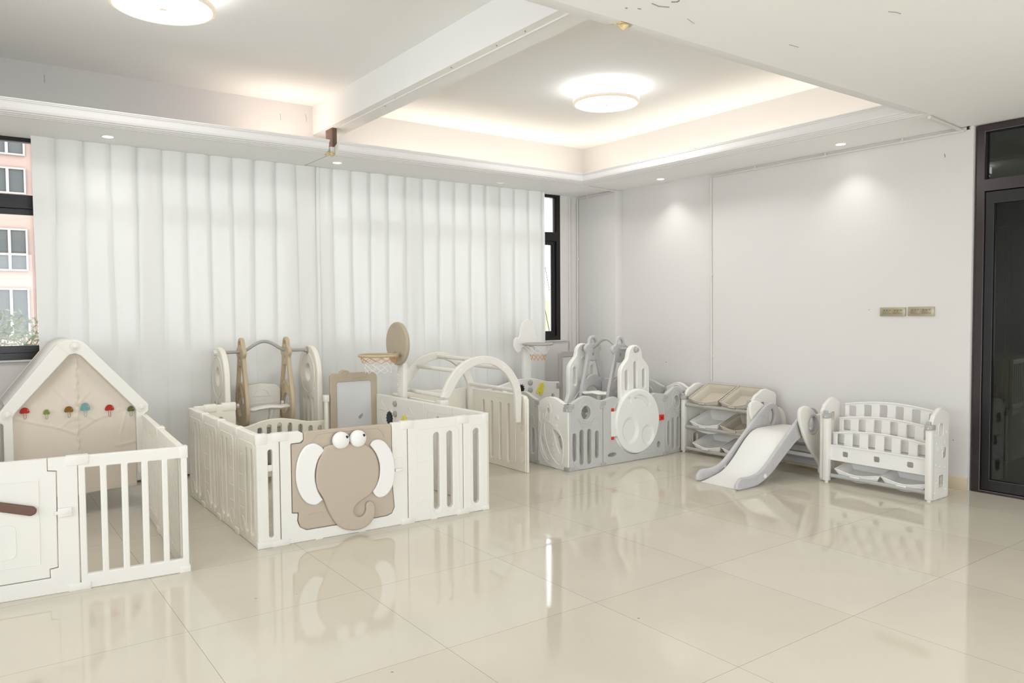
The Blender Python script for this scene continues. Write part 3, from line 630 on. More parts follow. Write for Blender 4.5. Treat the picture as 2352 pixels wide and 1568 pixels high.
def swing(name, label, p0, p1, L, a0, a1, hz, arm_m, panel_m, bar_m, seat_m, back_m, kind, nut_m):
    t = thing(name, label, 'swing', (p0[0], p0[1], 0)); F = Fr(p0, p1)
    for x, sgn in ((0, 1), (L, 1)):
        P = F @ Matrix.Translation((x, 0, 0)) @ Matrix(((0, 0, -1, 0), (1, 0, 0, 0), (0, 1, 0, 0), (0, 0, 0, 1)))
        q = PB()
        if kind == 'arch':
            out = [(-.25, .0), (.25, 0), (.25, .72)]+[(.25*math.cos(a), .80+.272*math.sin(a)**.92) for a in [PI*k/24 for k in range(1, 24)]]+[(-.25, .72)]
            q.plate(P, out, [ell(0, .835, .064, .074, 28)]+[slot(y, .12, .62, .045) for y in (-.115, 0, .115)], -.022, .022, .010, 3)
            for w in (.022, -.022):
                q.line(P, ell(0, .83, .175, .17, 36), w, .004, True)
                for y, z in ((-.15, .70), (0, .645), (.15, .70)): q.lathe(P @ Matrix.Translation((y, z, w)), [(.014, 0), (.010, .003 if w > 0 else -.003), (0, .002 if w > 0 else -.002)], 14)
        else:
            hf = [(0, 1.038), (.045, 1.028), (.082, 1.0), (.098, .965), (.11, .92), (.15, .885), (.19, .845), (.21, .79), (.21, .6), (.215, .55), (.235, .50), (.245, .44), (.245, 0)]
            out = [(-a, b) for a, b in hf[::-1]]+hf[1:]
            q.plate(P, smooth(out, 2), [slot(-.125, .64, .815, .04), slot(0, .58, .89, .04), slot(.125, .64, .815, .04)], -.022, .022, .011, 3)
            for w in (.022, -.022):
                for y, z in ((-.125, .84), (0, .915), (.125, .84)): q.line(P, [(y-.035, z-.03), (y-.025, z-.008), (y, z), (y+.025, z-.008), (y+.035, z-.03)], w, .003)
                q.line(P, smooth([(-.03, .66), (-.05, .60), (-.12, .53), (-.16, .49), (-.10, .455), (.02, .48), (.05, .52)], 3, False), w, .004)
            q.text(P, 'BF', .06, .02, .50, .0225, .001)
        pn = q.build('side_panel', panel_m, t)
        sx = -1 if x == 0 else 1
        C0 = F @ Matrix.Translation((x, 0, hz-.003)) @ Matrix.Rotation(PI/2, 4, 'Y')
        PB().lathe(C0 @ Matrix.Diagonal((1, 1, sx, 1)), [(.03, .02), (.03, .026), (.022, .028), (.022, .048), (.017, .052), (0, .052)], 8).build('nut', nut_m, pn)
        PB().lathe(C0 @ Matrix.Diagonal((1, 1, -sx, 1)), [(.034, .02), (.034, .028), (.02, .03), (.016, .05), (0, .05)], 6).build('bracket', bar_m, pn)
    xs = [.02, a0-.01]+[a0+(a1-a0)*k/14 for k in range(15)]+[a1+.02, L-.02]
    hh = .082 if kind == 'arch' else .085
    path = [(x, 0, hz+(hh*math.sin(PI*min(1, max(0, (x-a0)/(a1-a0))))**1.6 if a0 < x < a1 else 0)) for x in xs]
    PB().tube(F, path, .0135, 12).build('top_bar', bar_m, t)
    nuts = [(.05, -.45)] if kind == 'arch' else []
    arm(F, a0, t, arm_m, hz, nuts); arm(F, a1, t, arm_m, hz, nuts)
    w = a1-a0
    # front tray bar, T stem, seat pan and backrest
    tz = hz-.47 if kind == 'arch' else hz-.415; ty = -.09 if kind == 'arch' else -.13
    wav = [(0, 0), (.06, -.008), (.09, .004), (.14, .012), (w/2, .018), (w-.14, .012), (w-.09, .004), (w-.06, .012), (w, .01)]
    rows = []
    for k in range(13):
        a = 2*PI*k/12; rows.append([(a0+x, ty+e_*(.045+.02*math.sin(PI*x/w))*math.cos(a), tz+z*.6+e_*.019*math.sin(a)) for x, z, e_ in [(0, 0, 0)]+[(x_, z_, .7 if x_ in (0, w) else 1) for x_, z_ in wav]+[(w, .01, 0)]])
    tr = PB(); tr.grid(F, rows); bmesh.ops.recalc_face_normals(tr.bm, faces=tr.bm.faces); tr.build('safety_bar', seat_m, t, smooth_ang=70)
    mx = a0+w/2+.03
    PB().tube(F, [(mx, ty, tz), (mx-.005, ty+.01, tz-.06), (mx-.02, ty+.04, tz-.15)], [.028, .02, .018], 10).build('seat_stem', seat_m, t)
    st = PB(); st.box(F, a0+.025, -.14, hz-.63, a1-.025, .12, hz-.60, .012); st.build('seat', seat_m, t)
    BM = F @ Matrix.Translation((0, .12, 0)) @ UPR; x0, x1 = a0+.03, a1-.03
    bk = PB(); bk.plate(BM, round_poly([(x0, hz-.61), (x1, hz-.61), (x1+.01, hz-.33), (x1-.03, hz-.295), ((x0+x1)/2, hz-.28), (x0+.03, hz-.295), (x0-.01, hz-.33)], .03), [], -.012, .012, .008)
    cx = (x0+x1)/2; bk.line(BM, [(cx-.06, hz-.385)]+[(cx+.06*math.cos(PI-PI*k/10), hz-.385+.055*math.sin(PI*k/10)) for k in range(1, 10)]+[(cx+.06, hz-.385)], .012, .003, True)
    bk.line(BM, rect(cx-.115, hz-.45, cx+.115, hz-.39, .028), .012, .003, True)
    bk.line(BM, [(cx-.1, hz-.42), (cx-.06, hz-.414), (cx-.04, hz-.424), (cx, hz-.416), (cx+.04, hz-.424), (cx+.06, hz-.414), (cx+.1, hz-.42)], .012, .002)
    bk.build('backrest', back_m, t)
    return t
swing('swing_set', 'beige toddler swing with cream arched side panels behind the elephant playpen', (.955, 3.0), (1.70, 2.965), .746, .17, .54, 1.03, SAND, PLAS, STEEL, PLASW, PLASW, 'arch', PLASW)
sw2 = swing('swing_set', 'grey toddler swing with white slotted side panels inside the grey playpen', (4.085, 2.12), (4.165, 1.51), .615, .13, .455, .998, LGREY, WHITE, RODG, WHITE, LGREY, 'bottle', CGREY)
PB().tube(I4, [(4.36, 2.12, .025), (4.42, 1.53, .025)], .022, 8).build('base_rail', WHITE, sw2)

# ================================================================== white boards
def board(name, label, x0, x1, y, ztop, fr, m, bump, txt):
    t = thing(name, label, 'whiteboard', ((x0+x1)/2, y, 0)); M = YP(y); w = x1-x0
    out = [(x0, .0), (x1, 0), (x1, ztop)]
    rs = [.01, .01, .055]
    if bump:
        bx = x0+.125; out += [(bx+.052, ztop)]+[(bx+.05*math.cos(a), ztop-.008+.034*math.sin(a)) for a in [PI*k/10 for k in range(1, 10)]]+[(bx-.052, ztop)]; rs += [.01]+[0]*9+[.01]
    out += [(x0, ztop)]; rs += [.055]
    p = PB(); p.plate(M, round_poly(out, rs, 6), [rect(x0+fr, .30, x1-fr, ztop-fr*1.35, .018)], -.035, .0, .006)
    if bump:
        p.line(M, ell(x0+.125, ztop-.01, .024, .026, 20), 0, .0025, True)
        p.text(M, txt, .036, x0+.19, ztop-.057, .0005, .0012)
    o = p.build('frame', m, t)
    b = PB(); b.plate(M, rect(x0+fr-.01, .29, x1-fr+.01, ztop-fr*1.35+.01, .01), (), -.022, -.008, .001)
    bd = b.build('writing_surface', BOARD, t)
    if bump:
        k = PB()
        for a, b2 in (((1.936, .470), (1.958, .492)), ((1.942, .459), (1.975, .503)), ((1.954, .459), (1.977, .489))): k.line(M, [a, b2], -.0075, .0018)
        k.build('printed_mark', INK, bd)
    return t
board('whiteboard', 'taupe framed whiteboard standing at the back of the elephant playpen', 1.690, 2.108, 2.50, .848, .055, KHAKI, True, 'babyroot')
board('whiteboard', 'grey framed whiteboard at the back of the grey playpen, half hidden by the swing', 4.408, 4.86, 2.85, .915, .045, RODG, False, '')

# ================================================================== basketball hoops
def hoop_net(t, c, r, z, dz, top_m, bot_m, taper=.62, z_or=.4):
    lv = 5; n = 10; pts = []
    for k in range(lv+1):
        f = k/lv; rr = r*(1-(1-taper)*min(1, f*1.3)); pts.append([(c[0]+rr*math.cos(2*PI*(i+.5*(k % 2))/n), c[1]+rr*math.sin(2*PI*(i+.5*(k % 2))/n), z-dz*f) for i in range(n)])
    up = PB(); lo = PB()
    for k in range(lv):
        q = up if k/lv < z_or else lo
        for i in range(n):
            a = pts[k][i]
            for j in ((0, -1) if k % 2 == 0 else (0, 1)):
                q.tube(I4, [a, pts[k+1][(i+j) % n]], .0021, 4)
    o = up.build('net', top_m, t); lo.build('net_lower', bot_m, o)
t = thing('basketball_hoop', 'taupe oval basketball hoop on a cream pole beside the elephant playpen', 'basketball hoop', (2.2, 2.21, 0), 'toddler basketball hoops')
M = XP(2.165)
o = PB(); o.plate(M, ell(2.225, 1.09, .185, .178, 48), (), -.018, .018, .012, 4); o.line(M, ell(2.235, 1.105, .105, .135, 30, a0=PI*.35, a1=PI*1.25), .018, .003)
o.line(M, ell(2.25, 1.10, .16, .16, 30, a0=PI*.55, a1=PI*.95), .018, .003); o.line(M, ell(2.225, .985, .045, .042, 24), .018, .004, True)
bb = o.build('backboard', KHAKI, t)
q = PB(); q.box(I4, 2.175, 2.155, .03, 2.215, 2.255, .93, .006); q.build('pole', PLASW, t)
q = PB()
for k in range(14): q.box(I4, 2.168, 2.236, .66+k*.017, 2.176, 2.25, .668+k*.017)
q.build('height_rack', PLASW, t)
q = PB(); q.tube(I4, [(1.985+.158*math.cos(a), 2.21+.155*math.sin(a), 1.0) for a in [2*PI*k/36 for k in range(36)]], .0115, 8, True); q.box(I4, 2.12, 2.185, .975, 2.165, 2.24, 1.005, .006)
rm = q.build('rim', SAND, t)
hoop_net(rm, (1.985, 2.21), .15, .99, .13, ORANGE, CORD, .72, .25)
t = thing('basketball_hoop', 'white rocket-shaped basketball hoop with grey rim near the right window', 'basketball hoop', (4.0, 2.89, 0), 'toddler basketball hoops')
M = YP(2.87)
ro = [(4.0, 1.267), (3.955, 1.25), (3.922, 1.215), (3.901, 1.165), (3.888, 1.09), (3.87, 1.082), (3.845, 1.075), (3.823, 1.045), (3.817, .99), (3.835, .948), (3.868, .923), (3.9, .93), (3.915, .95), (3.925, .972), (4.0, .975), (4.078, .972), (4.088, .95), (4.103, .93), (4.135, .923), (4.168, .948), (4.186, .99), (4.18, 1.045), (4.158, 1.072), (4.13, 1.082), (4.113, 1.09), (4.1, 1.165), (4.078, 1.215), (4.045, 1.25)]
PB().plate(M, smooth(ro, 3), (), -.02, .006, .008, 3).build('backboard', WHITE, t)
q = PB(); q.box(I4, 3.952, 2.88, .03, 4.05, 2.92, .98, .006); q.build('pole', WHITE, t)
q = PB(); q.tube(I4, [(4.0+.15*math.cos(a), 2.70+.145*math.sin(a), 1.013) for a in [2*PI*k/36 for k in range(36)]], .0115, 8, True); q.box(I4, 3.96, 2.83, .985, 4.04, 2.865, 1.02, .006)
rm = q.build('rim', RODG, t)
hoop_net(rm, (4.0, 2.70), .14, 1.0, .15, CORD, ORANGE, .5, .45)

# ================================================================== climbing arch frame
t = thing('climbing_frame', 'cream climbing dome with two arches and rungs over slotted side panels', 'climbing frame', (2.65, 2.05, 0))
FAo = [(2.247, .686), (2.272, .747), (2.321, .834), (2.395, .913), (2.487, .965), (2.588, .989), (2.691, .989), (2.796, .959), (2.893, .896), (2.965, .811), (3.006, .727), (3.018, .64), (3.010, .425), (2.957, .425), (2.956, .634), (2.941, .709), (2.901, .785), (2.839, .855), (2.751, .91), (2.664, .929), (2.579, .922), (2.503, .894), (2.427, .835), (2.361, .745), (2.319, .675)]
def arch(y, dx, name='arch'):
    pts = [(a+dx, b) for a, b in FAo]; sm = smooth(pts[:12], 3, False)+smooth(pts[12:14], 1, False)+smooth(pts[14:], 3, False)
    q = PB(); q.plate(YP(y), sm, (), -.018, .018, .007, 3)
    for a, b in ((2.579, .94), (2.705, .94)): q.lathe(YP(y) @ Matrix.Translation((a+dx, b, .018)), [(.006, 0), (.004, .002), (0, .001)], 10)
    o = q.build(name, PLASW, t)
    for a, b in ((2.29, .70), (2.432, .878), (2.643, .958), (2.857, .882), (2.984, .699)):
        PB().lathe(YP(y) @ Matrix.Translation((a+dx, b, .016)), [(.022, .001), (.020, .0055), (0, .0065)], 20).build('bolt_cap', PLASW, o)
arch(1.68, 0); arch(2.45, .035)
for a, b in ((2.29, .69), (2.432, .878), (2.643, .955), (2.857, .882), (2.978, .69)):
    PB().tube(I4, [(a, 1.69, b), (a+.034, 2.44, b)], .017, 12).build('rung', PLASW, t)
Rr = Fr((3.035, 2.50), (3.035, 1.64)); M = Rr @ UPR
q = PB(); q.plate(M, round_poly([(0, 0), (.86, 0), (.86, .60), (.84, .638), (.78, .648), (0, .645)], .012), [slot(x, .05, .56, .036) for x in (.235, .365, .495, .62)], -TH, 0, .006)
q.line(M, round_poly([(.10, .06), (.72, .06), (.72, .60), (.10, .60)], .03), 0, .003, True); q.line(M, ell(.80, .19, .016, .02, 12), 0, .0025, True); q.line(M, ell(.81, .10, .018, .022, 12), 0, .0025, True)
q.line(M, smooth([(.775, .37), (.785, .40), (.81, .39), (.83, .40), (.82, .36), (.79, .345)], 2), 0, .0025, True); q.box(Rr, .845, .005, 0, .875, .03, .62, .006)
q.build('side_panel', PLAS, t)
Lr = Fr((2.25, 2.50), (2.22, 1.62)); M = Lr @ UPR
q = PB(); q.plate(M, rect(0, 0, .86, .648, .012), [slot(x, .05, .56, .036) for x in (.15, .27, .39, .51, .63)], -TH, 0, .006); q.build('side_panel', PLAS, t)
q = PB(); q.box(Lr, .79, -.01, .60, .885, TH+.02, .668, .006); q.build('arch_socket', PLASW, t)
Br = Fr((2.27, 2.50), (3.03, 2.50)); M = Br @ UPR
q = PB(); q.plate(M, rect(0, 0, .755, .648, .012), (), -TH, 0, .006)
for k, ch in enumerate('ABC'): q.text(M, ch, .08, .42+k*.1, .52-.09*k, .0005, .0015)
q.build('back_panel', PLAS, t)

# ================================================================== grey rocket playpen
pen = thing('playpen', 'grey and white space themed playpen with a round white moon gate near the right corner', 'playpen', (4.1, 2.1, 0))
TOP = [(0, .56), (.046, .58), (.095, .6), (.145, .619), (.195, .626), (.255, .613), (.315, .587), (.358, .574), (.39, .571)]
def astro(F, x0, m, root, wd=.39):
    M = F @ UPR; k = wd/.39; T = [(x0+a*k, b) for a, b in TOP]
    out = [(x0, 0), (x0+wd, 0)]+smooth(T, 3, False)[::-1]
    hs = [ell(x0+.183*k, .483, .057*k, .062, 30), slot(x0+.055*k, .077, .316, .042), slot(x0+.138*k, .038, .339, .046), slot(x0+.228*k, .034, .339, .047), slot(x0+.32*k, .076, .314, .043)]
    q = PB(); q.plate(M, out, hs, -TH, 0, .006)
    X = lambda a: x0+a*k
    q.line(M, smooth([(X(.119), .41), (X(.10), .47), (X(.105), .53), (X(.14), .585), (X(.187), .6), (X(.235), .585), (X(.272), .54), (X(.28), .48), (X(.262), .41), (X(.19), .385)], 3), 0, .0055, True)
    q.line(M, ell(X(.183), .483, .062*k, .067, 30), 0, .009, True)
    q.line(M, smooth([(X(.03), .35), (X(.03), .40), (X(.06), .435), (X(.10), .42), (X(.13), .37), (X(.19), .36), (X(.25), .37), (X(.28), .41), (X(.31), .43), (X(.345), .40), (X(.345), .35)], 3, False), 0, .005)
    q.line(M, smooth([(X(.025), .31), (X(.015), .2), (X(.03), .09), (X(.09), .02), (X(.19), .005), (X(.29), .02), (X(.36), .1), (X(.37), .2), (X(.36), .31)], 3, False), 0, .005)
    q.line(M, [(X(.04), .455), (X(.06), .49)], 0, .004); q.line(M, [(X(.055), .455), (X(.075), .49)], 0, .004)
    return q.build('fence_panel', m, root)
def gclip(F, x, root, z=.53, sgn=0):
    q = PB(); q.box(F, x-.03, -.006, z, x+.03, TH+.004, z+.035, .003); q.box(F, x-.038, -.008, z-.028, x-.004, .006, z+.008, .003)
    c_ = q.build('hinge_clip', CGREY, root); PB().lathe(F @ Matrix.Translation((x-.022, -.0075, z-.014)) @ Matrix.Rotation(PI/2, 4, 'X'), [(.004, 0), (.003, .001), (0, .001)], 8).build('pin', WHITE, c_)
    PB().box(F, x-.03, -.008, -.001, x+.03, TH+.006, .032, .004).build('floor_clip', CGREY, root)
G = Fr((3.347, 1.45), (4.79, 1.46)); M = G @ UPR
astro(G, .012, GREY, pen, .378)
cx, cz = .80, .358
arc = [(cx+.288*math.cos(a), cz+.298*math.sin(a)) for a in [math.radians(46-d) for d in range(0, 264, 6)]]
fo = [(.395, .001), (1.18, .001), (1.18, .573), (1.10, .582), (1.035, .593)]+arc+[(.575, .563), (.562, .582), (.534, .594), (.49, .593), (.428, .575), (.395, .571)]
q = PB(); q.plate(M, fo, [ell(1.095, .112, .026, .03, 20), ell(.502, .085, .052, .018, 20)], -TH, 0, .005)
q.line(M, ell(1.095, .112, .052, .066, 28), 0, .004, True); q.line(M, ell(.502, .088, .075, .03, 24, rot=-.15), 0, .003, True); q.line(M, ell(.51, .10, .045, .05, 20, a0=0, a1=PI), 0, .003); q.line(M, rect(.93, .045, 1.0, .075, .014), 0, .002, True)
gf = q.build('gate_frame', GREY, pen)
# moon shaped gate with real craters
def hmoon(x, z):
    def dent(cx, cz, a, b, d, rot=0):
        u, v = x-cx, z-cz; u, v = u*math.cos(rot)+v*math.sin(rot), -u*math.sin(rot)+v*math.cos(rot)
        r = math.hypot(u/a, v/b); return -d*max(0, min(1, (1.0-r)/.28))**1.2 if r < 1 else 0
    h = dent(.70, .285, .105, .125, .018)+dent(.92, .222, .083, .095, .016, .2)+dent(.682, .552, .028, .03, .018)
    # crescent
    rr = math.hypot(x-.79, z-.42); an = math.atan2(z-.42, x-.79)
    if .0 < an < 1.85:
        wd_ = .010+.016*math.sin(max(0, min(1, (1.86-an)/1.36))*PI*.62); e = max(0, min(1, (1-abs(rr-.158)/wd_)/.35))*max(0, min(1, (an-.46)/.05))*max(0, min(1, (1.86-an)/.05)); h -= .028*e
    return h
q = PB(); rows = []; NA = 220; NR = 110
for k in range(NR+1):
    f = k/NR; row = []
    for i in range(NA+1):
        a = 2*PI*i/NA; x = cx+.275*f*math.cos(a); z = cz+.289*f*math.sin(a); edge = .012*(1-math.sqrt(max(0, 1-max(0, (f-.93)/.07)**2)))
        row.append((x, z, .028-edge+hmoon(x, z)))
    rows.append(row)
rows.append([(x, z, -.02) for x, z, w in rows[-1]]); rows.append([(cx, cz, -.02)]*(NA+1))
q.grid(M, rows); bmesh.ops.remove_doubles(q.bm, verts=q.bm.verts, dist=1e-5); bmesh.ops.recalc_face_normals(q.bm, faces=q.bm.faces)
q.plate(M, rect(.481, .246, .60, .467, .004), (), 0, .015, .004); q.text(M, 'MOON', .038, .885, .385, .028, .0012)
gt = q.build('moon_gate', WHITE, pen, smooth_ang=45)
for z0, z1 in ((.469, .495), (.218, .244)): PB().box(G, .488, -.014, z0, .512, .0, z1, .002).build('hinge_pin', RED, gf)
q = PB(); q.box(G, 1.082, -.02, .336, 1.143, 0, .386, .003); q.box(G, 1.072, -.016, .345, 1.083, -.004, .372, .002); la = q.build('latch', RED, gf)
q = PB(); q.box(G, 1.100, -.0215, .350, 1.105, -.019, .372); q.box(G, 1.114, -.0215, .350, 1.119, -.019, .372); q.build('latch_print', BLACK, la)
astro(Fr((4.532, 1.459), (4.92, 1.53)), 0, GREY, pen, .38)
gclip(G, .393, pen); gclip(G, 1.18, pen)
Wf = Fr((3.347, 1.872), (3.347, 1.458)); M = Wf @ UPR
WT = [(0, .556), (.04, .569), (.103, .597), (.165, .609), (.235, .606), (.305, .584), (.363, .564), (.412, .559)]
h1 = [(.205, .333), (.235, .33), (.273, .312), (.30, .29), (.322, .255), (.33, .207), (.322, .15), (.309, .137), (.29, .15), (.265, .19), (.245, .24), (.222, .29)]
h2 = [(.058, .262), (.072, .235), (.099, .182), (.128, .125), (.150, .068), (.140, .062), (.109, .079), (.072, .12), (.05, .175), (.045, .23)]
q = PB(); q.plate(M, [(0, 0), (.412, 0)]+smooth(WT, 3, False)[::-1], [smooth(h1, 3), smooth(h2, 3), ell(.143, .491, .015, .022, 18)], -TH, 0, .006)
q.line(M, smooth([(.10, .39), (.125, .40), (.20, .375), (.29, .33), (.345, .25), (.35, .15), (.33, .06), (.30, .035), (.24, .06), (.165, .13), (.11, .24), (.095, .33)], 3), 0, .0052, True)
q.line(M, smooth([(.06, .38), (.04, .30), (.025, .2), (.045, .12), (.10, .055), (.18, .02), (.27, .005)], 3, False), 0, .0048)
q.line(M, smooth([(.11, .43), (.135, .52), (.165, .555), (.19, .51), (.175, .44), (.165, .39)], 3, False), 0, .0052); q.line(M, smooth([(.03, .47), (.025, .40), (.06, .365), (.10, .38), (.14, .39)], 3, False), 0, .0052); q.line(M, [(.085, .46), (.08, .42), (.14, .40)], 0, .0052)
q.lathe(M @ Matrix.Translation((.27, .44, 0)), [(.03, 0), (.02, .005), (0, .006)], 5); q.lathe(M @ Matrix.Translation((.26, .37, 0)), [(.02, 0), (.012, .004), (0, .005)], 5)
for k, ch in enumerate('BABY'): q.text(M @ Matrix.Translation((.145+.016*k, .315-.055*k, 0)) @ Matrix.Rotation(-1.2, 4, 'Z'), ch, .05, 0, 0, 0, .0048)
q.build('fence_panel', WHITE, pen)
S3 = Fr((3.347, 2.69), (3.347, 1.872)); astro(S3, 0, WHITE, pen, .404); astro(S3, .41, GREY, pen, .404); gclip(S3, .407, pen); gclip(S3, .814, pen); gclip(Wf, .395, pen)
gclip(Fr((3.36, 1.445), (3.7, 1.445)), .012, pen)
Bf = Fr((3.36, 2.83), (4.39, 2.83)); M = Bf @ UPR
bt = [(0, .57), (.10, .575), (.25, .60), (.40, .635), (.50, .652), (.60, .656), (.68, .652), (.75, .638), (.83, .617), (.93, .603), (1.03, .598)]
q = PB(); q.plate(M, [(0, 0), (1.03, 0)]+smooth(bt, 2, False)[::-1], [slot(.94, .36, .475, .04)], -.03, 0, .006); q.line(M, ell(.515, .555, .05, .055, 24), 0, .006, True); q.line(M, ell(.80, .445, .025, .025, 14), 0, .003, True)
ap = q.build('activity_panel', WHITE, pen)
for z in (.612, .535): PB().lathe(M @ Matrix.Translation((.635, z, 0)), [(.03, 0), (.03, .012), (.022, .018), (0, .019)], 8).build('knob', CGREY, ap)
PB().plate(M, [((.036+.006*math.cos(10*a))*math.cos(a)+.515, (.04+.006*math.cos(10*a))*math.sin(a)+.553) for a in [2*PI*k/80 for k in range(80)]], (), .001, .014, .002).build('gear', BLACK, ap)
rk = [(.784, .602), (.80, .60), (.812, .58), (.812, .55), (.802, .52), (.800, .495), (.782, .475), (.764, .466), (.762, .485), (.755, .503), (.744, .505), (.731, .490), (.714, .493), (.720, .52), (.734, .545), (.748, .575), (.765, .595)]
q = PB(); q.plate(M, smooth(rk, 2), (), 0, .012, .004); q.line(M, ell(.782, .552, .014, .017, 16), .012, .002, True); q.build('rocket_shape', YEL, ap)
PB().box(Bf, .985, -.01, .53, 1.04, .01, .585, .003).build('hinge_clip', CGREY, pen)
R3 = Fr((5.06, 2.78), (5.06, 1.60)); astro(R3, 0, GREY, pen, .404); astro(R3, .41, GREY, pen, .404); astro(R3, .82, WHITE, pen, .35); gclip(R3, .407, pen); gclip(R3, .815, pen)
B3 = Fr((4.875, 2.83), (5.06, 2.83)); slim_panel(B3, 0, .18, GREY, pen, .09, top=.57, z1=.48)

# ================================================================== house playpen
pen = thing('playpen', 'white house-shaped playpen with roof frame and barred front, at the left edge', 'playpen', (-.2, 1.6, 0))
H0, H1 = (-1.13, .921), (.19, .793)
HFr = Fr(H0, H1); OFF = math.hypot(H1[0]-H0[0], H1[1]-H0[1])-.828; M = HFr @ UPR
sh = lambda pts: [(a+OFF, b) for a, b in pts]
q = PB(); q.plate(M, sh([(-.45, 0), (.329, 0), (.331, .66), (.209, .66), (.208, .603), (.245, .598), (.240, .125), (.207, .121), (.207, .079), (-.40, .075), (-.40, .66), (-.45, .66)]), (), -TH, 0, .004)
gf = q.build('gate_frame', PLASW, pen)
q = PB(); q.plate(M, sh([(-.397, .079), (.203, .083), (.203, .125), (.237, .129), (.241, .594), (.205, .600), (.205, .66), (-.397, .66)]), [], -TH+.002, -.001, .004)
q.line(M, sh([(-.32, .158), (.165, .156), (.168, .559), (-.32, .563)]), -.001, .003, True); q.line(M, sh(rect(-.03, .20, .07, .36, .03)), -.001, .002, True)
gt = q.build('gate', PLASW, pen)
q = PB(); q.plate(M @ Matrix.Translation((OFF, 0, 0)), round_poly([(-.28, .57), (-.3, .53), (.012, .433), (.135, .396), (.155, .405), (.160, .425), (.148, .440), (.014, .479)], .018), (), 0, .02, .008, 3); q.build('handle', BROWN, gt)
q = PB(); q.box(HFr, .243+OFF, -.012, .373, .303+OFF, 0, .417, .003); q.box(HFr, .23+OFF, -.009, .385, .245+OFF, 0, .402, .002); q.box(HFr, .262+OFF, -.015, .386, .288+OFF, -.011, .405, .001); q.build('latch', PLASW, gf)
bars = [(.428, .457), (.521, .551), (.613, .644), (.707, .735)]
hs = []; e = [.364]+[v for b_ in bars for v in b_]+[.798]
for a, b2 in zip(e[::2], e[1::2]): hs.append(rect(a+OFF, .072, b2+OFF, .601, .004))
PB().plate(M, rect(.334+OFF, 0, .828+OFF, .66, .008), hs, -.034, 0, .005).build('barred_panel', PLASW, pen)
for x in (.33,):
    PB().box(HFr, x-.05+OFF, -.006, -.001, x+.046+OFF, TH+.004, .036, .004).build('floor_clip', PLASW, pen); PB().box(HFr, x-.048+OFF, -.004, .616, x+.05+OFF, TH+.004, .664, .004).build('top_clip', PLASW, pen)
PB().box(HFr, .78+OFF, -.005, -.001, .833+OFF, TH, .036, .004).build('corner_clip', PLASW, pen); PB().box(HFr, .79+OFF, -.003, .60, .832+OFF, TH, .664, .004).build('corner_clip', PLASW, pen)
# right side: three slatted panels, seen from inside
SD = Fr((.262, 2.50), (.157, .834)); M = SD @ UPR
def slats(x0, x1, frame=SD):
    n = 6; w = (x1-x0-.07)/n; hs = [rect(x0+.035+k*w+.011, .075, x0+.035+(k+1)*w-.011, .575, .006) for k in range(n)]
    PB().plate(frame @ UPR, rect(x0+.001, 0, x1-.001, .655, .008), hs, -.034, 0, .005).build('slatted_panel', PLAS, pen)
for a, b2 in ((0, .42), (.42, .85), (.85, 1.27), (1.27, 1.665)): slats(a, b2)
for x in (.85,): joint_clip(SD, x, pen, PLAS, .09, bot=True)
LB = Fr((-1.13, 2.40), (-.57, 2.40)); slats(0, .27, LB); PB().plate(LB @ UPR, rect(.276, 0, .555, .655, .008), (), -.034, 0, .005).build('side_board', PLAS, pen); PB().box(LB, .50, -.006, .60, .56, .04, .66, .004).build('top_clip', PLAS, pen)
LS = Fr((-1.17, 2.42), (-1.17, .95))
for k in range(3): slats(k*.49, k*.49+.485, LS)
# gable frames
GO = [(-.565, .735), (-.245, 1.155), (-.20, 1.178), (-.135, 1.186), (-.085, 1.165), (.27, .755), (.297, .725), (.297, .672), (.268, .662), (.268, .25), (.222, .25), (.218, .69), (.208, .712), (-.105, 1.076), (-.138, 1.092), (-.172, 1.085), (-.480, .725), (-.494, .70), (-.495, .25), (-.545, .25), (-.545, .66), (-.57, .67)]
def gable(y):
    q = PB(); q.plate(YP(y), round_poly(GO, .018, 4), (), -.03, .015, .006, 3)
    q.line(YP(y), [(-.243, 1.157), (-.172, 1.087)], .015, .0014)
    o = q.build('gable_frame', PLASW, pen)
    for a, b2 in ((-.139, 1.138), (-.524, .715), (.249, .706)):
        z = PB(); z.line(YP(y), ell(a, b2, .031, .031, 24), .015, .0016, True); z.lathe(YP(y) @ Matrix.Translation((a, b2, .013)), [(.024, 0), (.023, .006), (.014, .007), (.014, .014), (.010, .017), (0, .017)], 20); z.build('bolt_cap', PLASW, o)
gable(2.37); gable(2.98)
q = PB()
for a, b2, c_, d in ((-.545, .757, -.236, 1.163), (.268, .757, -.09, 1.168)): q.box(I4, 0, 0, 0, .0001, .0001, .0001)
q = PB(); q.grid(I4, [[(x, y, z) for x, z in ((-.535, .772), (-.24, 1.158), (-.195, 1.179), (-.135, 1.185), (-.088, 1.162), (.245, .78))] for y in (2.39, 2.96)])
rf = q.build('roof_cover', PLASW, pen); sm_ = rf.modifiers.new('thickness', 'SOLIDIFY'); sm_.thickness = .006; sm_.offset = -1
